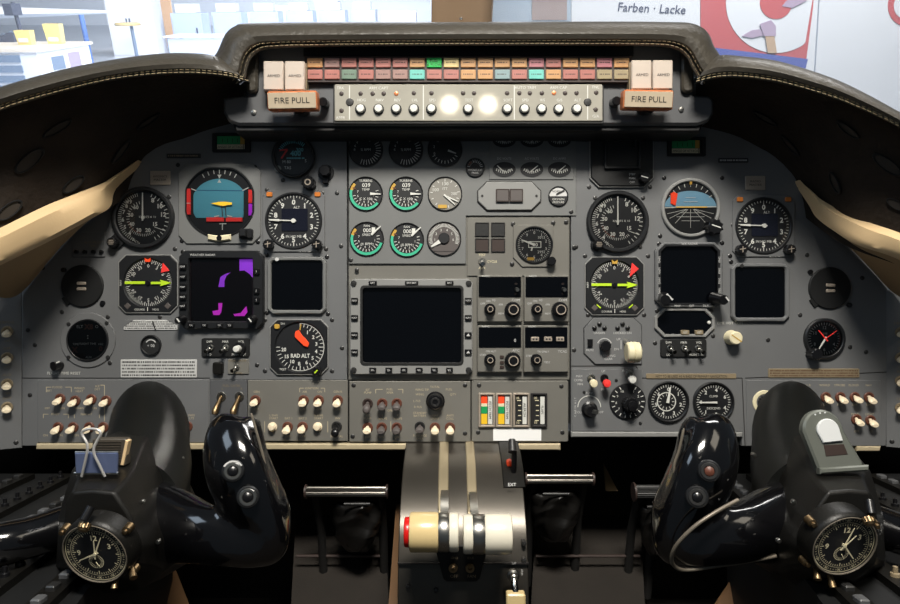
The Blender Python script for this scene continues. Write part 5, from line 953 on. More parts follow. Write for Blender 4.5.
    mk = MB().ticks(23.5, 25.5, 0, 360, 60, 0.6, 0.4).ticks(29, 30.5, 0, 360, 60, 0.5, 0.4).ticks(21.5, 25.5, 0, 360, 12, 0.9, 0.4).arc(32, 32.8, 0, 360, 0.4, n=60).arc(26.6, 27, 0, 360, 0.4, n=60).nums(['12', '', '3', '', '', '', '', '', '', '9', '', '', ''], 18.2, 0, 360, 6, 0.5)
    mk.nums(['60', '5', '10', '15', '20', '25', '30', '35', '40', '45', '50', '55', ''], 29.6, 0, 360, 3.0, 0.6, radial=True).ticks(4.8, 7.6, 0, 360, 24, 0.5, 0.4, -1, -10).arc(7.6, 8.1, 0, 360, 0.4, -1, -10)
    t.part('clock_markings', mk.xf(m), 'cream_paint', case)
    hd = MB().needle(25 if L else 18, -5, 22, 1.8, 0.8, 1.5).needle(-115 if L else 142, -4, 20, 1.8, 0.9, 1.8) .needle(5 if L else 40, -6, 16, 1.2, 0.8, 2).cyl(0, 0, 1.8, 0, 2.8).needle(150, 0, 6, 0.8, 0.5, 1, -1, -10); t.part('clock_hands', hd.xf(m), 'cream_paint', case)
    for x, z, r in ((-36, 20, 3.6), (33, 24, 3.6), (32, -26, 3.4)) if L else ((-34, 23, 3.6), (36, 18, 3.6), (-32, -25, 3.4)): t.part('clock_screw', MB().lathe(x, z, [(r + 1.2, -14), (r + .8, -6), (r * 0.7, -5), (r * 0.7, -2), (0, -1.6)], 18).xf(m), 'brass', case)
    c1 = (-4, 40) if L else (16, 37)
    t.part('clock_crown', MB().tube([(c1[0] + 5, 4, c1[1] + 12), (c1[0] + 2, -6, c1[1] + 3)], 4.4, 16).xf(m), 'knob_black', case); t.part('crown_knob', MB().knurl(0, 0, 6, 0, 6, 16, 0.08).lathe(0, 0, [(5.0, 6), (4, 8), (0, 8.4)], 20).xf(m @ Matrix.Translation(Vector((c1[0] + 1, -3, c1[1] + (-3 if L else -3)))) @ Matrix.Rotation(R(35), 4, 'X')), 'brass', case)
    for x, z in ((14, -38), (36, -24)) if L else ((-22, -36), (-4, -46)): t.part('lower_knob', MB().tube([(x * 0.9, 6, z * 0.9), (x * 1.06, -3, z * 1.08)], [2.8, 3.8], 16).xf(m), 'brass', case)
    return t
yoke(-1, 'left black control wheel, clock in its hub and binder clip on top'); yoke(1, 'right black control wheel, clock in its hub and grey visor clip on top')
# things clipped on the hubs
t = Thing('binder_clip', 'blue-grey binder clip with a silver wire handle on the left control wheel', 'clip', 97, 462, -.375)
t.part('clip_body', MB().prism([(-20, -11), (21, -11), (22, 10), (-21, 10)], 0, 3, 1).lathe(0, 0, [(0, 0), (0, 0)], 4), 'clip_blue')
t.part('clip_edge', MB().tube([(-22, -1, -11), (22, -1, -11)], 1.7, 10).tube([(-21, -1, 10), (22, -1, 10)], 1.2, 10), 'steel')
wr = [(-11, -6, -13), (-7, -8, 0), (-4, -9, 12), (-4, -9, 20), (-9, -8, 28), (-9, -8, 32), (-3, -8, 34.5), (5, -8, 34), (9, -8, 30), (6, -8, 24), (3, -9, 17), (3, -9, 10), (7, -8, 0), (12, -6, -13)]
t.part('wire_handle', MB().tube(spline([(x - 1, y, z) for x, y, z in wr], 6), 1.35, 10), 'wire_silver', label='silver wire handle')
t = Thing('chart_holder', 'ribbed brown pad held by the binder clip, with one pale edge', 'pad', 110, 450, -.345)
mb = MB().rbox(-18, -16, 16, 11, 2, -10, 0, 1)
for i in range(9): mb.box(-16, -13 + i * 2.6, 11, -12 + i * 2.6, 0, 0.8)
t.part('pad', mb, 'holder_brown'); t.part('pale_edge', MB().prism([(11, -15), (14, -15), (19, 9), (16, 10)], -6, 1.5, 0.4), 'cream_trim')
t = Thing('visor_clip', 'grey-green clip with a white rounded tab standing on the right control wheel', 'clip', 829, 441, -.36)
def lean(mb): return mb.xf(Matrix.Rotation(R(-12), 4, 'X'))
t.part('clip_body', lean(MB().prism([(-14, -29), (31, -26), (30, -20)] + circ(-5, 9, 20.5, 14, 2, 178, rz=22), -7, 2, 2.0)), 'clip_grey')
t.part('clip_lip', lean(MB().prism([(-15, -32), (33, -29), (34, -23), (-15, -26)], -2, 6, 1.6)), 'clip_grey')
t.part('tab', lean(MB().prism([(-8, -2), (12, 0)] + circ(-1.5, 9, 11.5, 12, 2, 178, rz=13), 2, 4.6, 0.8)), 'tab_white', label='white rounded tab'); t.part('slot', lean(MB().prism([(-6, -15), (16, -13), (13, -3), (-7, -4)], 2, 2.5, 0.2)), 'lamp_frame')
t.part('dots', lean(MB().flat(circ(-12, 26, 0.9, 10), 2.3).flat(circ(-7, 27.5, 0.9, 10), 2.3).flat(circ(-2, 28, 0.9, 10), 2.3)), 'tab_white')
# ------------------------------------------------------------------ throttle quadrant
qx0, qx1 = -.0655, .0985
qprof = [(0.02, -.205), (-.015, -.213), (-.05, -.222), (-.085, -.238), (-.115, -.259), (-.14, -.285), (-.155, -.315), (-.165, -.35), (-.168, -.40), (-.168, -.47)]
qp = [(v.x, v.y) for v in spline([Vector((a, b, 0)) for a, b in qprof], 5)]
q = Thing('throttle_quadrant', 'dark brushed metal throttle quadrant with two slots in the middle', 'quadrant', loc=Vector((0.016, -.05, -.30)), k=1.0)
def curved(x0, x1, off, i0=0, i1=None, th=0.004):
    pr = qp[i0:i1]; rings = []
    for i, (y, z) in enumerate(pr):
        a = Vector(pr[max(i - 1, 0)]); b = Vector(pr[min(i + 1, len(pr) - 1)]); d = (b - a).normalized(); n = Vector((d.y, -d.x)); n = n if n.x < 0 or (abs(n.x) < 1e-6 and n.y > 0) else -n
        # outward is towards the eye and up
        p = Vector((y, z)) + n * off; w = p - n * th; ch = min(0.0012, (x1 - x0) * 0.2)
        rings.append([Vector((x0, w.x, w.y)), Vector((x0, (p - n * ch).x, (p - n * ch).y)), Vector((x0 + ch, p.x, p.y)), Vector((x1 - ch, p.x, p.y)), Vector((x1, (p - n * ch).x, (p - n * ch).y)), Vector((x1, w.x, w.y))])
    return MB().loft(rings)
q.part('curved_cover', curved(qx0, qx1, 0), 'quadrant_metal')
q.part('side_cheek', MB().add([Vector((qx0, y, z)) for y, z in qp] + [Vector((qx0, 0.02, -.47))], [tuple(range(len(qp) + 1))]), 'housing_black'); q.part('side_cheek', MB().add([Vector((qx1, y, z)) for y, z in qp] + [Vector((qx1, 0.02, -.47))], [tuple(range(len(qp) + 1))]), 'housing_black')
for px0, px1 in ((438.5, 448.5), (466.5, 476)):
    k = S * .92; q.part('lever_slot', curved((px0 - 450) * k, (px1 - 450) * k, 0.0012, 2, 30, 0.003), 'slot_metal')
    q.part('slot_gap', curved((px0 - 450) * k, (px1 - 450) * k, 0.0016, 1, 4, 0.003), 'ink')
q.part('seam', MB().box(-.0655, -.328, .0985, -.3265, 0.162, 0.1665), 'ink')
for x, y, Y in ((407, 493, -.09), (520, 500, -.10), (524, 543, -.158), (524, 560, -.162), (408, 586, -.167), (436, 590, -.167)):
    q.part('screw', MB().lathe(0, 0, [(2.4, -6), (2.2, 2.5), (0, 3)], 14).xf(Matrix.Translation(W(x, y, Y)) @ Matrix.Scale(S * .85, 4)), 'screw_dark')
def knobcyl(name, label, secs, cy, Y, arm):
    k = S * (1 + Y); c = W((secs[0][0] + secs[-1][1]) / 2, cy, Y); t = Thing(name, label, 'lever', loc=c, k=1.0, group='throttle levers')
    for x0, x1, r, mat, pn in secs:
        xa, xb = (x0 - 450) * k, (x1 - 450) * k; r *= k; ch = min(r * 0.12, (xb - xa) * 0.2); n = 36; rings = []
        for x, rr in ((xa, r - ch), (xa + ch * 0.3, r - ch * 0.3), (xa + ch, r), (xb - ch, r), (xb - ch * 0.3, r - ch * 0.3), (xb, r - ch)): rings.append([Vector((x, c.y + rr * math.cos(2 * math.pi * i / n), c.z + rr * math.sin(2 * math.pi * i / n))) for i in range(n)])
        t.part(pn, MB().loft(rings), mat)
    xa, xb = (arm[0] - 450) * k, (arm[1] - 450) * k; t.part('lever_arm', MB().loft([[Vector((x, y, z)) for x, y, z in ((xa, yy + .004, zz), (xb, yy + .004, zz), (xb, yy - .004, zz), (xa, yy - .004, zz))] for yy, zz in ((c.y, c.z + 0.01), (c.y + 0.02, c.z + .022), (c.y + 0.06, c.z + .03), (c.y + .10, c.z + .02))]), 'steel')
knobcyl('throttle_lever', 'left throttle lever with a yellowed knob and a red end button', [(404.5, 411, 14.5, 'button_red', 'end_button'), (409.5, 439, 19.3, 'throttle_cream', 'knob'), (438, 449.5, 19.0, 'steel', 'band'), (449, 458.5, 19.0, 'throttle_white', 'inner_knob')], 532, -.22, (440, 448.5))
knobcyl('throttle_lever', 'right throttle lever with a clean white knob', [(463, 473, 19.0, 'throttle_white', 'inner_knob'), (472, 485, 19.2, 'steel', 'band'), (484, 511.5, 19.6, 'throttle_white', 'knob')], 534, -.22, (471, 479))
t = Thing('engine_switch_bracket', 'black tapering bracket with two brass toggles below the throttle knobs', 'switch panel', 461.5, 567, -.175)
t.part('bracket', MB().prism([(-15, -14), (15, -14), (18, -11), (27, 22), (-27, 22), (-18, -11)], -2, 2, 0.8), 'hub_black')
for x in (-8.5, 8.5): b = t.part('toggle_switch', MB().ring(x, 0, 1.8, 4.6, 2, 4, 22, 0.4), 'brass'); t.part('lever', MB().tube([(x, -2, 0), (x, -9, 3), (x, -12, 5)], [1.6, 2.2, 1.8], 12), 'brass', b)
t.part('lettering', MB().text('OFF', -7.5, -8.2, 3.2, 2.3).text('FAN', 10, -8.2, 3.2, 2.3).text('GND', -7, 10, 2.4, 2.3).text('IDLE', 9, 10, 2.4, 2.3), 'placard_tan')
t = Thing('flap_lever', 'thin black flap lever with an orange knob on the right of the quadrant', 'lever', loc=W(513, 470, -.08), k=1.0)
t.part('cover_plate', curved((501.5 - 450) * S * .93, (520 - 450) * S * .93 + .004, 0.0022, 3, 19, 0.003), 'hub_black')
b = t.part('lever', MB().tube(spline([W(513, 481, -.075), W(514, 466, -.085), W(514, 451, -.09), W(512, 444, -.085)], 5), 0.0036, 12), 'knob_black'); t.part('lever_tip', MB().tube([W(512.5, 452, -.095), W(512, 440, -.085)], [0.006, 0.005], 14), 'screw_dark', b)
t.part('orange_knob', MB().lathe(0, 0, [(3.4, -4), (3.2, 5), (0, 6)], 16).xf(Matrix.Translation(W(509.5, 463, -.065)) @ Matrix.Scale(S * .92, 4)), 'orange_red'); t.part('lettering', MB().text('EXT', 0, 0, 3.2, 0, 0.02).xf(Matrix.Translation(W(512, 484.5, -.117)) @ Matrix.Rotation(R(-32), 4, 'X') @ Matrix.Scale(S * .92, 4)), 'placard_paper')
t = Thing('spoiler_lever', 'silver lever with a square ivory grip at the bottom right of the quadrant', 'lever', 513, 575, -.185)
t.part('stem', MB().lathe(0, 0, [(6.5, 0), (6.2, 3), (4.5, 4), (4.2, 9), (3, 10), (0, 10)], 20), 'steel'); t.part('shaft', MB().tube([(0, -6, 0), (1, -16, -10), (1, -18, -22)], [3.2, 3.2, 3], 14), 'chrome'); t.part('grip', MB().rbox(-8.5, -40, 10, -9, 2, 14, 24, 1.5), 'throttle_cream'); t.part('lettering', MB().text('UP', 1, 12, 2.6, 0.3).text('ARM', 9, 3, 2.2, 0.3, rot=-90), 'placard_paper')
# ------------------------------------------------------------------ pedals, boots, footwell
def pedal(x0, x1, py, Y, r, label, bright_, lefty):
    t = Thing('rudder_pedal', label, 'pedal', loc=W((x0 + x1) / 2, py, Y), k=1.0, group='rudder pedals'); k = S * (1 + Y); xa, xb = (x0 - 450) * k, (x1 - 450) * k; c = W(0, py, Y); n = 40; rr = r * k
    rings = [[Vector((x, c.y + (rr * (1 - 0.10 * (i % 2))) * math.cos(2 * math.pi * i / n), c.z + (rr * (1 - 0.10 * (i % 2))) * math.sin(2 * math.pi * i / n))) for i in range(n)] for x in (xa, xb)]
    t.part('ribbed_bar', MB().loft(rings), bright_)
    for x in ((xa, xb)): t.part('end_flange', MB().loft([[Vector((q_, c.y + rr * 1.35 * math.cos(2 * math.pi * i / 24), c.z + rr * 1.35 * math.sin(2 * math.pi * i / 24))) for i in range(24)] for q_ in (x - .0015, x + .0015)]), 'lamp_frame')
    for x in (xa + .012, xb - .012): t.part('pedal_arm', MB().tube([Vector((x, c.y + .01, c.z)), Vector((x, c.y + .06, c.z - .08)), Vector((x, c.y + .09, c.z - .2))], .007, 12), 'well_black')
    return t
pedal(306, 387, 491.5, 0.02, 5.2, 'ribbed silver rudder pedal bar left of the throttle quadrant', 'bar_steel', 1); pedal(526, 593, 479, 0.02, 4.8, 'ribbed silver rudder pedal bar right of the throttle quadrant', 'bar_steel', 0)
pedal(634, 672, 492, 0.02, 7, 'short dark rudder pedal bar behind the right hand grip', 'screw_dark', 0)
def boot(px, py, w, label):
    t = Thing('pedal_boot', label, 'boot', loc=W(px, py, .05), k=1.0, group='pedal boots'); rings = []
    for j, (dy, s_) in enumerate(((-10, .9), (-4, 1.08), (3, .9), (9, 1.02), (16, .8), (24, .86), (32, .55), (40, .4))):
        rings.append([W(px + w * s_ * math.cos(a) * (1 + .1 * math.sin(5 * a + j * 2)), py + dy + 3 * math.sin(3 * a + j), .06 + .045 * s_ * math.sin(a) * (1 + .2 * math.sin(4 * a + j))) for a in [2 * math.pi * i / 28 for i in range(28)]])
    o = t.part('sleeve', MB().loft(rings), 'boot_black'); ss = o.modifiers.new('sub', 'SUBSURF'); ss.levels = 1; ss.render_levels = 2
    t.part('clamp', MB().tube([W(px - w * .5, py - 8, .01), W(px + w * .5, py - 8, .01)], .0025, 10), 'screw_dark')
boot(357, 512, 26, 'crumpled black boot below the left silver pedal bar'); boot(556, 502, 26, 'crumpled black boot below the right silver pedal bar'); boot(655, 515, 16, 'crumpled black boot below the dark pedal bar')
def quad(name, pts, mat, th=0.004):
    v = [Vector(p) for p in pts]; n = (v[1] - v[0]).cross(v[2] - v[0]).normalized() * th; mb = MB().add(v + [p + n for p in v], [(0, 1, 2, 3), (7, 6, 5, 4), (0, 4, 5, 1), (1, 5, 6, 2), (2, 6, 7, 3), (3, 7, 4, 0)])
    return single(name, mb, mat, structure=True, loc=sum(v, Vector()) / 4)
quad('floor', [(-.75, -.75, -.62), (.75, -.75, -.62), (.75, .42, -.62), (-.75, .42, -.62)][::-1], 'carpet_brown'); quad('wall_front', [(-.75, .40, -.62), (.75, .40, -.62), (.75, .30, -.10), (-.75, .30, -.10)], 'well_black')
quad('wall_left', [(-.76, -.75, -.62), (-.76, .42, -.62), (-.74, .3, -.10), (-.74, -.35, -.10)], 'well_black'); quad('wall_right', [(.76, -.75, -.62), (.76, .42, -.62), (.74, .3, -.10), (.74, -.35, -.10)], 'well_black')
quad('trim_1', [(-.70, .012, -.20), (.70, .012, -.20), (.70, .3, -.16), (-.70, .3, -.16)], 'housing_black')
def wedge(pts, label, mat='wood_brown'):
    v = [W(*p) for p in pts]; n = Vector((0, .006, 0)); k = len(v); mb = MB().add(v + [p + n for p in v], [tuple(range(k)), tuple(range(2 * k - 1, k - 1, -1))] + [(i, (i + 1) % k, (i + 1) % k + k, i + k) for i in range(k)])
    single('floor_panel', mb, mat, label, 'panel', loc=sum(v, Vector()) / k, group='floor edge panels')
wedge([(388, 612, -.05), (398, 612, -.05), (400, 505, .12), (396, 505, .12)], 'narrow brown strip along the left flank of the throttle quadrant')
wedge([(155, 612, -.05), (190, 612, -.05), (172, 566, .04)], 'brown wedge low between the left control wheel and the footwell')
wedge([(712, 612, -.05), (768, 612, -.05), (752, 562, .02), (745, 562, .02)], 'brown wedge below the right control wheel')
wedge([(606, 491, .1), (618, 491, .1), (604, 464, .16)], 'small tan wedge right of the right silver pedal bar', 'tan_wall')
def rudder_floor(px0, px1, label):
    t = Thing('heel_plate', label, 'plate', loc=W((px0 + px1) / 2, 560, .12), k=1.0, group='heel plates'); v = [W(px0, 515, .22), W(px1, 515, .22), W(px1 + 6, 625, 0.0), W(px0 - 6, 625, 0.0)]; n = Vector((0, .004, -.004)); t.part('plate', MB().add(v + [p + n for p in v], [(0, 1, 2, 3), (7, 6, 5, 4), (0, 4, 5, 1), (1, 5, 6, 2), (2, 6, 7, 3), (3, 7, 4, 0)]), 'carpet_brown')
    t.part('hinge', MB().tube([W(px0, 556, .09), W(px1, 556, .09)], .0025, 8), 'lamp_frame')
rudder_floor(296, 384, 'dim brown heel plate in the footwell left of the quadrant'); rudder_floor(536, 640, 'dim brown heel plate in the footwell right of the quadrant')
# ------------------------------------------------------------------ side consoles with breakers
def console(s, label):
    t = Thing('side_console', label, 'console', loc=Vector((s * .52, -.2, -.25)), k=1.0, group='side consoles'); zt = -.260
    t.part('console_body', MB().add([Vector((s * x, y, z)) for z in (zt, -.60) for x, y in ((.73, .01), (.42, .01), (.30, -.52), (.73, -.52))], [(0, 1, 2, 3), (4, 5, 6, 7), (0, 1, 5, 4), (1, 2, 6, 5), (2, 3, 7, 6), (3, 0, 4, 7)]), 'matt_black')
    base = None; rd = random.Random(3 + s); cnt = 0
    for r, (x0, x1) in enumerate(((.62, .60), (.56, .53), (.50, .465), (.445, .40), (.40, .34))):
        t.part('rail', MB().add([Vector((s * x, y, z)) for z in (zt - .002, zt + .008) for x, y in ((x0 + .010, -.02), (x0 - .010, -.02), (x1 - .010, -.48), (x1 + .010, -.48))], [(0, 1, 2, 3), (4, 5, 6, 7), (0, 1, 5, 4), (1, 2, 6, 5), (2, 3, 7, 6), (3, 0, 4, 7)]), 'hub_black')
        for i in range(17):
            f = (i + .5) / 17; x = s * (x0 + (x1 - x0) * f); y = -.03 - .45 * f; cnt += 1
            m = Matrix.Translation(Vector((x, y, zt + .008))) @ Matrix.Rotation(R(-90), 4, 'X') @ Matrix.Scale(S, 4)
            if r % 2 == 0: o = t.part('breaker', MB().rbox(-3, -4, 3, 4, 1, 0, 3, .8).xf(m), 'housing_grey' if rd.random() < .8 else 'screw_dark')
            else: o = t.part('breaker', MB().lathe(0, 0, [(3, 0), (2.8, 2), (1.6, 2.4), (1.5, 6), (0, 6.4)], 12).xf(m), 'knob_black' if rd.random() < .8 else 'placard_tan')
console(-1, 'dark side console with rows of breakers at the lower left'); console(1, 'dark side console with rows of breakers at the lower right')
# ------------------------------------------------------------------ windshield
quad('window_1', [(-.86, .30, .20), (-.035, .36, .20), (-.035, .06, .80), (-.80, .0, .80)], 'windshield_glass', 0.003); quad('window_2', [(.075, .36, .20), (.95, .30, .16), (.90, .0, .80), (.075, .06, .80)], 'windshield_glass', 0.003)
quad('trim_2', [W(431, 60, .30), W(490, 60, .30), W(497, -60, .18), W(432, -60, .18)][::-1], 'post_tan', 0.03)
o = single('trim_screw', MB().lathe(0, 0, [(2.2, 0), (2, 2), (0, 3)], 14).xf(Matrix.Translation(W(461, 19, .250)) @ Matrix.Scale(S, 4)), 'chrome', 'bright screw head at the foot of the tan windshield post', 'screw', loc=W(461, 19, .250))
# dome lamps overhead, behind the eye
for i, (x, l) in enumerate(((-.002, 'left overhead map lamp behind the eye'), (.135, 'right overhead map lamp behind the eye'))):
    M('lamp_glow', (255, 244, 225), 0.5, 0, 0.01, 5, emit=10)
    t = Thing('map_lamp', l, 'lamp', loc=Vector((x, -1.5, .70)), k=1.0, group='map lamps'); t.part('lens', MB().add(*(lambda n: ([Vector((x + .030 * math.cos(2 * math.pi * j / n), -1.5, .70 + .030 * math.sin(2 * math.pi * j / n))) for j in range(n)], [tuple(range(n))]))(32)), 'lamp_glow')
    t.part('housing', MB().loft([[Vector((x + r * math.cos(2 * math.pi * j / 24), y, .70 + r * math.sin(2 * math.pi * j / 24))) for j in range(24)] for r, y in ((.036, -1.503), (.036, -1.52), (.02, -1.55))]), 'housing_black')
cockpit = [o for o in C.objects if o.parent is None and o.type in {'EMPTY', 'MESH'}]
for o in cockpit: o.matrix_world = TILT @ (Matrix.Translation(o.location) @ o.rotation_euler.to_matrix().to_4x4())
# ------------------------------------------------------------------ the hangar beyond the windshield, in world metres
FW = TILT.to_3x3() @ Vector((0, 1, 0)); UP = TILT.to_3x3() @ Vector((0, 0, 1))
def ray(px, py): return Vector(((px - 450) * S, 0, 0)) + FW + UP * ((302 - py) * S)
def atz(px, py, z): r = ray(px, py); return EYE + r * ((z - EYE.z) / r.z)
def aty(px, py, y): r = ray(px, py); return EYE + r * ((y - EYE.y) / r.y)
def bbox(x0, y0, z0, x1, y1, z1): return MB().add([Vector((x, y, z)) for z in (z0, z1) for x, y in ((x0, y0), (x1, y0), (x1, y1), (x0, y1))], [(0, 3, 2, 1), (4, 5, 6, 7), (0, 1, 5, 4), (1, 2, 6, 5), (2, 3, 7, 6), (3, 0, 4, 7)])
def wbox(name, x0, y0, z0, x1, y1, z1, mat, label=None, cat=None, group=None, structure=False): return single(name, bbox(x0, y0, z0, x1, y1, z1), mat, label, cat, Vector(((x0 + x1) / 2, (y0 + y1) / 2, z0)), 1.0, group, structure)
wbox('floor_hangar', -40, 4, -.1, 30, 46, 0, 'hangar_floor', structure=True); wbox('wall_back', -40, 45.8, 0, 30, 46, 9, 'hangar_wall', structure=True)
# workbench
c = atz(35, 49, .92); bx, by = c.x, c.y
t = Thing('workbench', 'white workbench with grey drawers at the far left outside the windshield', 'workbench', loc=Vector((bx - 1, by + .6, 0)), k=1.0)
t.part('cabinet', bbox(bx - 2.6, by, 0, bx, by + 2.2, .86), 'bench_white'); t.part('bench_top', bbox(bx - 2.7, by - .06, .86, bx + .06, by + 2.3, .92), 'bench_top')
for i in range(4): t.part('drawer', bbox(bx - 2.5, by - .03, .06 + i * .2, bx - .35, by, .06 + i * .2 + .14), 'drawer_grey')
t.part('notice', bbox(bx, by + .5, .45, bx + .01, by + 1.0, .72), 'drawer_grey'); t.part('notice', bbox(bx, by + 1.2, .4, bx + .01, by + 1.7, .75), 'banner_shade')
for i, (px, py, w, h, lab) in enumerate(((46, 40, .34, .30, 'yellow parts bin on the workbench, nearer the drawers'), (70, 39, .36, .42, 'taller yellow parts bin on the workbench, right of the other'))):
    p = Vector((bx - .85 + i * .5, by + 1.2 + i * .3, .92)); t = Thing('parts_bin', lab, 'bin', loc=Vector((p.x, p.y, .92)), k=1.0, group='yellow bins'); t.part('bin_body', MB().loft([[Vector((p.x + sx * w * q, p.y + sy * .2 * q, z)) for sx, sy in ((-.5, -.5), (.5, -.5), (.5, .5), (-.5, .5))] for z, q in ((.921, .85), (.92 + h, 1), (.92 + h, .92), (.95, .8))], cap=True), 'bin_yellow'); t.part('label_strip', bbox(p.x - w * .3, p.y - .112, .98, p.x + w * .3, p.y - .10, 1.06), 'bench_white')
p = atz(20, 38, .92); t = Thing('drill_press', 'dark bench drill with a tall column on the workbench', 'machine', loc=Vector((p.x, p.y, .92)), k=1.0)
t.part('base', bbox(p.x - .25, p.y - .2, .92, p.x + .25, p.y + .2, .97), 'machine_dark'); t.part('column', MB().tube([(p.x, p.y + .1, .95), (p.x - .02, p.y + .1, 1.75)], .05, 14), 'machine_dark'); t.part('head', bbox(p.x - .12, p.y - .2, 1.45, p.x + .1, p.y + .2, 1.72), 'machine_dark')
for i, px in enumerate((-4, 5, 13)): p = atz(px, 42, .92); t = Thing('tool_case', ('black tool case at the picture edge on the workbench', 'black tool case on the workbench, middle of three', 'black tool case on the workbench next to the bench drill')[i], 'case', loc=Vector((p.x, p.y, .92)), k=1.0, group='tool cases'); t.part('case', bbox(p.x - .09, p.y - .08, .921, p.x + .09, p.y + .08, 1.02 + .05 * i), 'machine_dark'); t.part('case_handle', MB().tube([(p.x - .05, p.y, 1.02 + .05 * i), (p.x, p.y, 1.06 + .05 * i), (p.x + .05, p.y, 1.02 + .05 * i)], .01, 8), 'drawer_grey')
# wing, pole, locker, stool, cabinets
w0 = aty(-30, 14, 19); w1 = aty(119, 12, 18); t = Thing('glider_wing', 'long white wing tip lying above the workbench area', 'wing', loc=w1, k=1.0)
rg = []
for i in range(9):
    f = i / 8; p = w0.lerp(w1, f); ch = 1.6 * (1 - f) ** .5 + .12; rg.append([p + Vector((0, a * ch, b * (.32 * (1 - f) + .05))) for a, b in ((-.5, 0), (-.4, .35), (-.1, .6), (.25, .4), (.5, 0), (.25, -.25), (-.1, -.4), (-.4, -.3))])
t.part('wing_skin', MB().loft(rg), 'wing_white')
p = atz(92, 66, 0); t = Thing('blue_post', 'blue upright post behind the workbench', 'post', loc=Vector((p.x, p.y, 0)), k=1.0); t.part('post', MB().tube([(p.x, p.y, 0), (p.x, p.y, 1.5)], .07, 12), 'pole_blue'); t.part('foot', bbox(p.x - .25, p.y - .25, 0, p.x + .25, p.y + .25, .04), 'pole_blue')
p = atz(138, 62, 0); t = Thing('shop_stool', 'stool with a flat yellowish seat on a thin pole', 'stool', loc=Vector((p.x, p.y, 0)), k=1.0); zs = 1.05
t.part('pole', MB().tube([(p.x, p.y, 0), (p.x, p.y, zs)], .05, 12), 'drawer_grey'); t.part('seat', MB().lathe(0, 0, [(.36, 0), (.38, .04), (.34, .08), (0, .08)], 28).xf(Matrix.Translation(Vector((p.x - .1, p.y, zs))) @ Matrix.Rotation(R(-90), 4, 'X')), 'stool_yellow'); t.part('foot', MB().lathe(0, 0, [(.28, 0), (.26, .05), (0, .06)], 24).xf(Matrix.Translation(Vector((p.x, p.y, 0))) @ Matrix.Rotation(R(-90), 4, 'X')), 'drawer_grey')
a = atz(112, 58, 0); t = Thing('steel_locker', 'tall white steel locker left of the blue cabinet row', 'locker', loc=Vector((a.x + .6, a.y + .3, 0)), k=1.0); t.part('body', bbox(a.x, a.y + .2, 0, a.x + 1.5, a.y + 1.0, 2.1), 'locker_white')
for i in range(2): d = t.part('door', bbox(a.x + .04 + i * .74, a.y + .17, .08, a.x + .72 + i * .74, a.y + .2, 2.04), 'bench_white'); t.part('door_handle', bbox(a.x + .62 + i * .1, a.y + .14, 1.0, a.x + .65 + i * .1, a.y + .17, 1.2), 'machine_dark', d)
wbox('sliding_door', a.x - 2.0, a.y + 5, 0, a.x + .3, a.y + 5.1, 3.0, 'door_orange', 'pale orange door far behind the steel locker', 'door')
for i in range(6):
    x = a.x + 2.0 + i * 1.05; y = a.y + .4 + i * .9; t = Thing('tool_cabinet', ('pale blue cabinet of the row, nearest the locker', 'second pale blue cabinet of the row from the locker', 'third pale blue cabinet of the row from the locker', 'fourth pale blue cabinet of the row from the locker', 'fifth pale blue cabinet of the row from the locker', 'pale blue cabinet at the far end of the row')[i], 'cabinet', loc=Vector((x + .5, y + .3, 0)), k=1.0, group='pale blue cabinets')
    t.part('body', bbox(x, y, 0, x + 1.0, y + .8, 1.35), 'cabinet_blue'); d = t.part('door', bbox(x + .05, y - .03, .08, x + .95, y, 1.25), 'cabinet_blue'); t.part('door_handle', bbox(x + .8, y - .06, .7, x + .84, y - .03, .9), 'machine_dark', d)
    wbox('storage_box', x + .15, y + .1, 1.36, x + .8, y + .6, 1.62, 'bench_white', ('white box on the cabinet nearest the locker', 'white box on the second cabinet from the locker', 'white box on the third cabinet from the locker', 'white box on the fourth cabinet from the locker', 'white box on the fifth cabinet from the locker', 'white box on the farthest cabinet')[i], 'box', 'boxes on the cabinets')
p = atz(176, 34, .85); t = Thing('work_table', 'white topped work table just left of the leather arch', 'table', loc=Vector((p.x + 1, p.y, 0)), k=1.0); t.part('table_top', bbox(p.x, p.y - 1.0, .80, p.x + 2.0, p.y + .2, .85), 'wing_white')
for x, y in ((.1, -.9), (1.9, -.9), (.1, .1), (1.9, .1)): t.part('leg', bbox(p.x + x - .03, p.y + y - .03, 0, p.x + x + .03, p.y + y + .03, .8), 'drawer_grey')
t.part('side_panel', bbox(p.x + .1, p.y - .95, .1, p.x + 1.9, p.y - .93, .78), 'crate_pale')
for i, (px, py, w, h) in enumerate(((255, 20, 1.2, 1.0), (290, 18, 1.5, 1.3), (330, 19, 1.1, 1.5), (400, 18, 1.8, 1.0))):
    p = aty(px, 60, 34 + i); p.z = 0; t = Thing('shipping_crate', ('pale crate beyond the left end of the arch', 'second pale crate from the left behind the arch', 'tall narrow pale crate behind the arch', 'pale crate next to the tan windshield post')[i], 'crate', loc=p, k=1.0, group='pale crates'); t.part('crate_body', bbox(p.x - w / 2, p.y, 0, p.x + w / 2, p.y + 1, h), 'crate_pale'); t.part('lid', bbox(p.x - w / 2 - .03, p.y - .03, h, p.x + w / 2 + .03, p.y + 1.03, h + .06), 'bench_white')
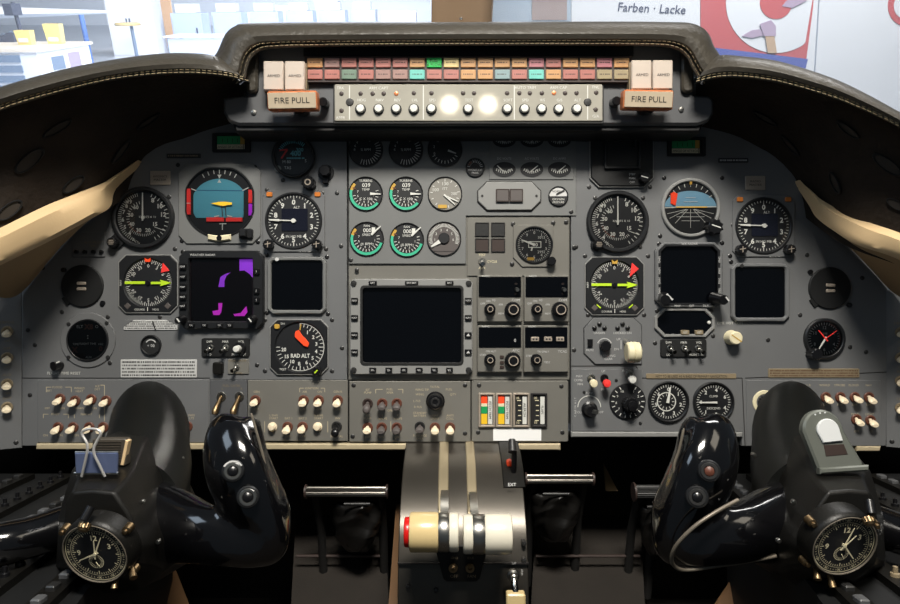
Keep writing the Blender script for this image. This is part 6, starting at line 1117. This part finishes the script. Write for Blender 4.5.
# display walls with printed banners on the right
BY = 5.0
def bn(px, py, d=0): v = aty(px, py, BY - d); return v
def bplate(t, name, pts, mat, d0, d1): 
    v0 = [aty(x, y, BY - d1) for x, y in pts]; v1 = [Vector((v.x, BY - d0, v.z)) for v in v0]; k = len(v0); return t.part(name, MB().add(v0 + v1, [tuple(range(k)), tuple(range(2 * k - 1, k - 1, -1))] + [(i, (i + 1) % k, (i + 1) % k + k, i + k) for i in range(k)]), mat)
LO = 260
t = Thing('blue_display_wall', 'pale blue display wall right of the tan post with a brown square', 'display wall', loc=Vector((bn(530, 60).x, BY, 0)), k=1.0); bplate(t, 'board', [(486, LO), (571, LO), (571, -60), (486, -60)], 'banner_blue', 0, .03); bplate(t, 'brown_square', [(532, 20), (567, 20), (567, -20), (532, -20)], 'banner_brown', .03, .035)
t = Thing('printed_banner', 'white banner reading Farben Lacke', 'banner', loc=Vector((bn(640, 60).x, BY, 0)), k=1.0); bplate(t, 'sheet', [(571.5, LO), (700, LO), (700, -60), (571.5, -60)], 'banner_white', 0, .03)
vv = aty(652, 8, BY - .034); dist = (vv - EYE).dot(FW); lt_ = t.part('lettering', MB().text('Farben · Lacke', 0, 0, 8.2, 0, 0.008, rot=-2.5).xf(Matrix.Translation(vv) @ Matrix.Scale(dist * S * 1.0, 4)), 'banner_ink')
vs = [v.co for v in lt_.data.vertices]; wpx = (max(v.x for v in vs) - min(v.x for v in vs)) / (dist * S); f_ = 68 / wpx
cx_ = sum((max(v.x for v in vs), min(v.x for v in vs))) / 2
for v in lt_.data.vertices: v.co.x = cx_ + (v.co.x - cx_) * f_
t = Thing('target_poster', 'poster of red and white rings with brushes, right of the lettered banner', 'poster', loc=Vector((bn(760, 60).x, BY, 0)), k=1.0); bplate(t, 'sheet', [(700.5, LO), (802, LO), (822, -60), (700.5, -60)], 'banner_white', 0, .03)
cpx, cpy = 776, 3
def cdisc(r, n=56, a0=0, a1=360):
    return [(max(701, min(812 - (y_ - 0) * .1 if False else 819 - max(0, y_ + 40) * .165, x_)), y_) for x_, y_ in [(cpx + r * math.cos(R(a0 + (a1 - a0) * i / n)), cpy + r * math.sin(R(a0 + (a1 - a0) * i / n))) for i in range(n)]]
bplate(t, 'outer_ring', [(700.5, 56), (806, 62), (813, 8), (818, -60), (700.5, -60)], 'banner_red', .03, .034); bplate(t, 'white_ring', cdisc(50), 'banner_white', .034, .038); bplate(t, 'red_disc', cdisc(16), 'banner_red', .038, .042)
bplate(t, 'blue_strip', [(700.5, 46), (808, 59), (804, 75), (700.5, 75)], 'banner_strip', .038, .044)
bplate(t, 'grey_shape', [(742, 36), (752, 30), (764, 29), (765, 35), (752, 38)], 'banner_shade', .042, .046); bplate(t, 'brush_handle', [(765, 34), (774, 34), (777, 53), (768, 53)], 'brush_tan', .044, .05); bplate(t, 'brush_head', [(760, 24), (771, 20), (776, 26), (776, 36), (764, 36)], 'banner_shade', .046, .052); bplate(t, 'grey_shape', [(782, 6), (790, -3), (812, -8), (806, 1), (792, 8)], 'banner_shade', .042, .046)
t = Thing('white_display_board', 'white board at the far right with part of a red ring', 'display board', loc=Vector((bn(860, 60).x, BY, 0)), k=1.0); bplate(t, 'sheet', [(804, LO), (1010, LO), (1010, -80), (824.5, -80)], 'banner_white', 0, .028)
bplate(t, 'red_ring', [(x, y) for x, y in [(906 + 18 * math.cos(R(a)), 6 + 20 * math.sin(R(a))) for a in range(0, 360, 10)]], 'banner_red', .028, .033); bplate(t, 'ring_centre', [(906 + 12 * math.cos(R(a)), 6 + 13 * math.sin(R(a))) for a in range(0, 360, 10)], 'banner_white', .033, .037); bplate(t, 'red_ring', [], '', 0, 0) if 0 else None
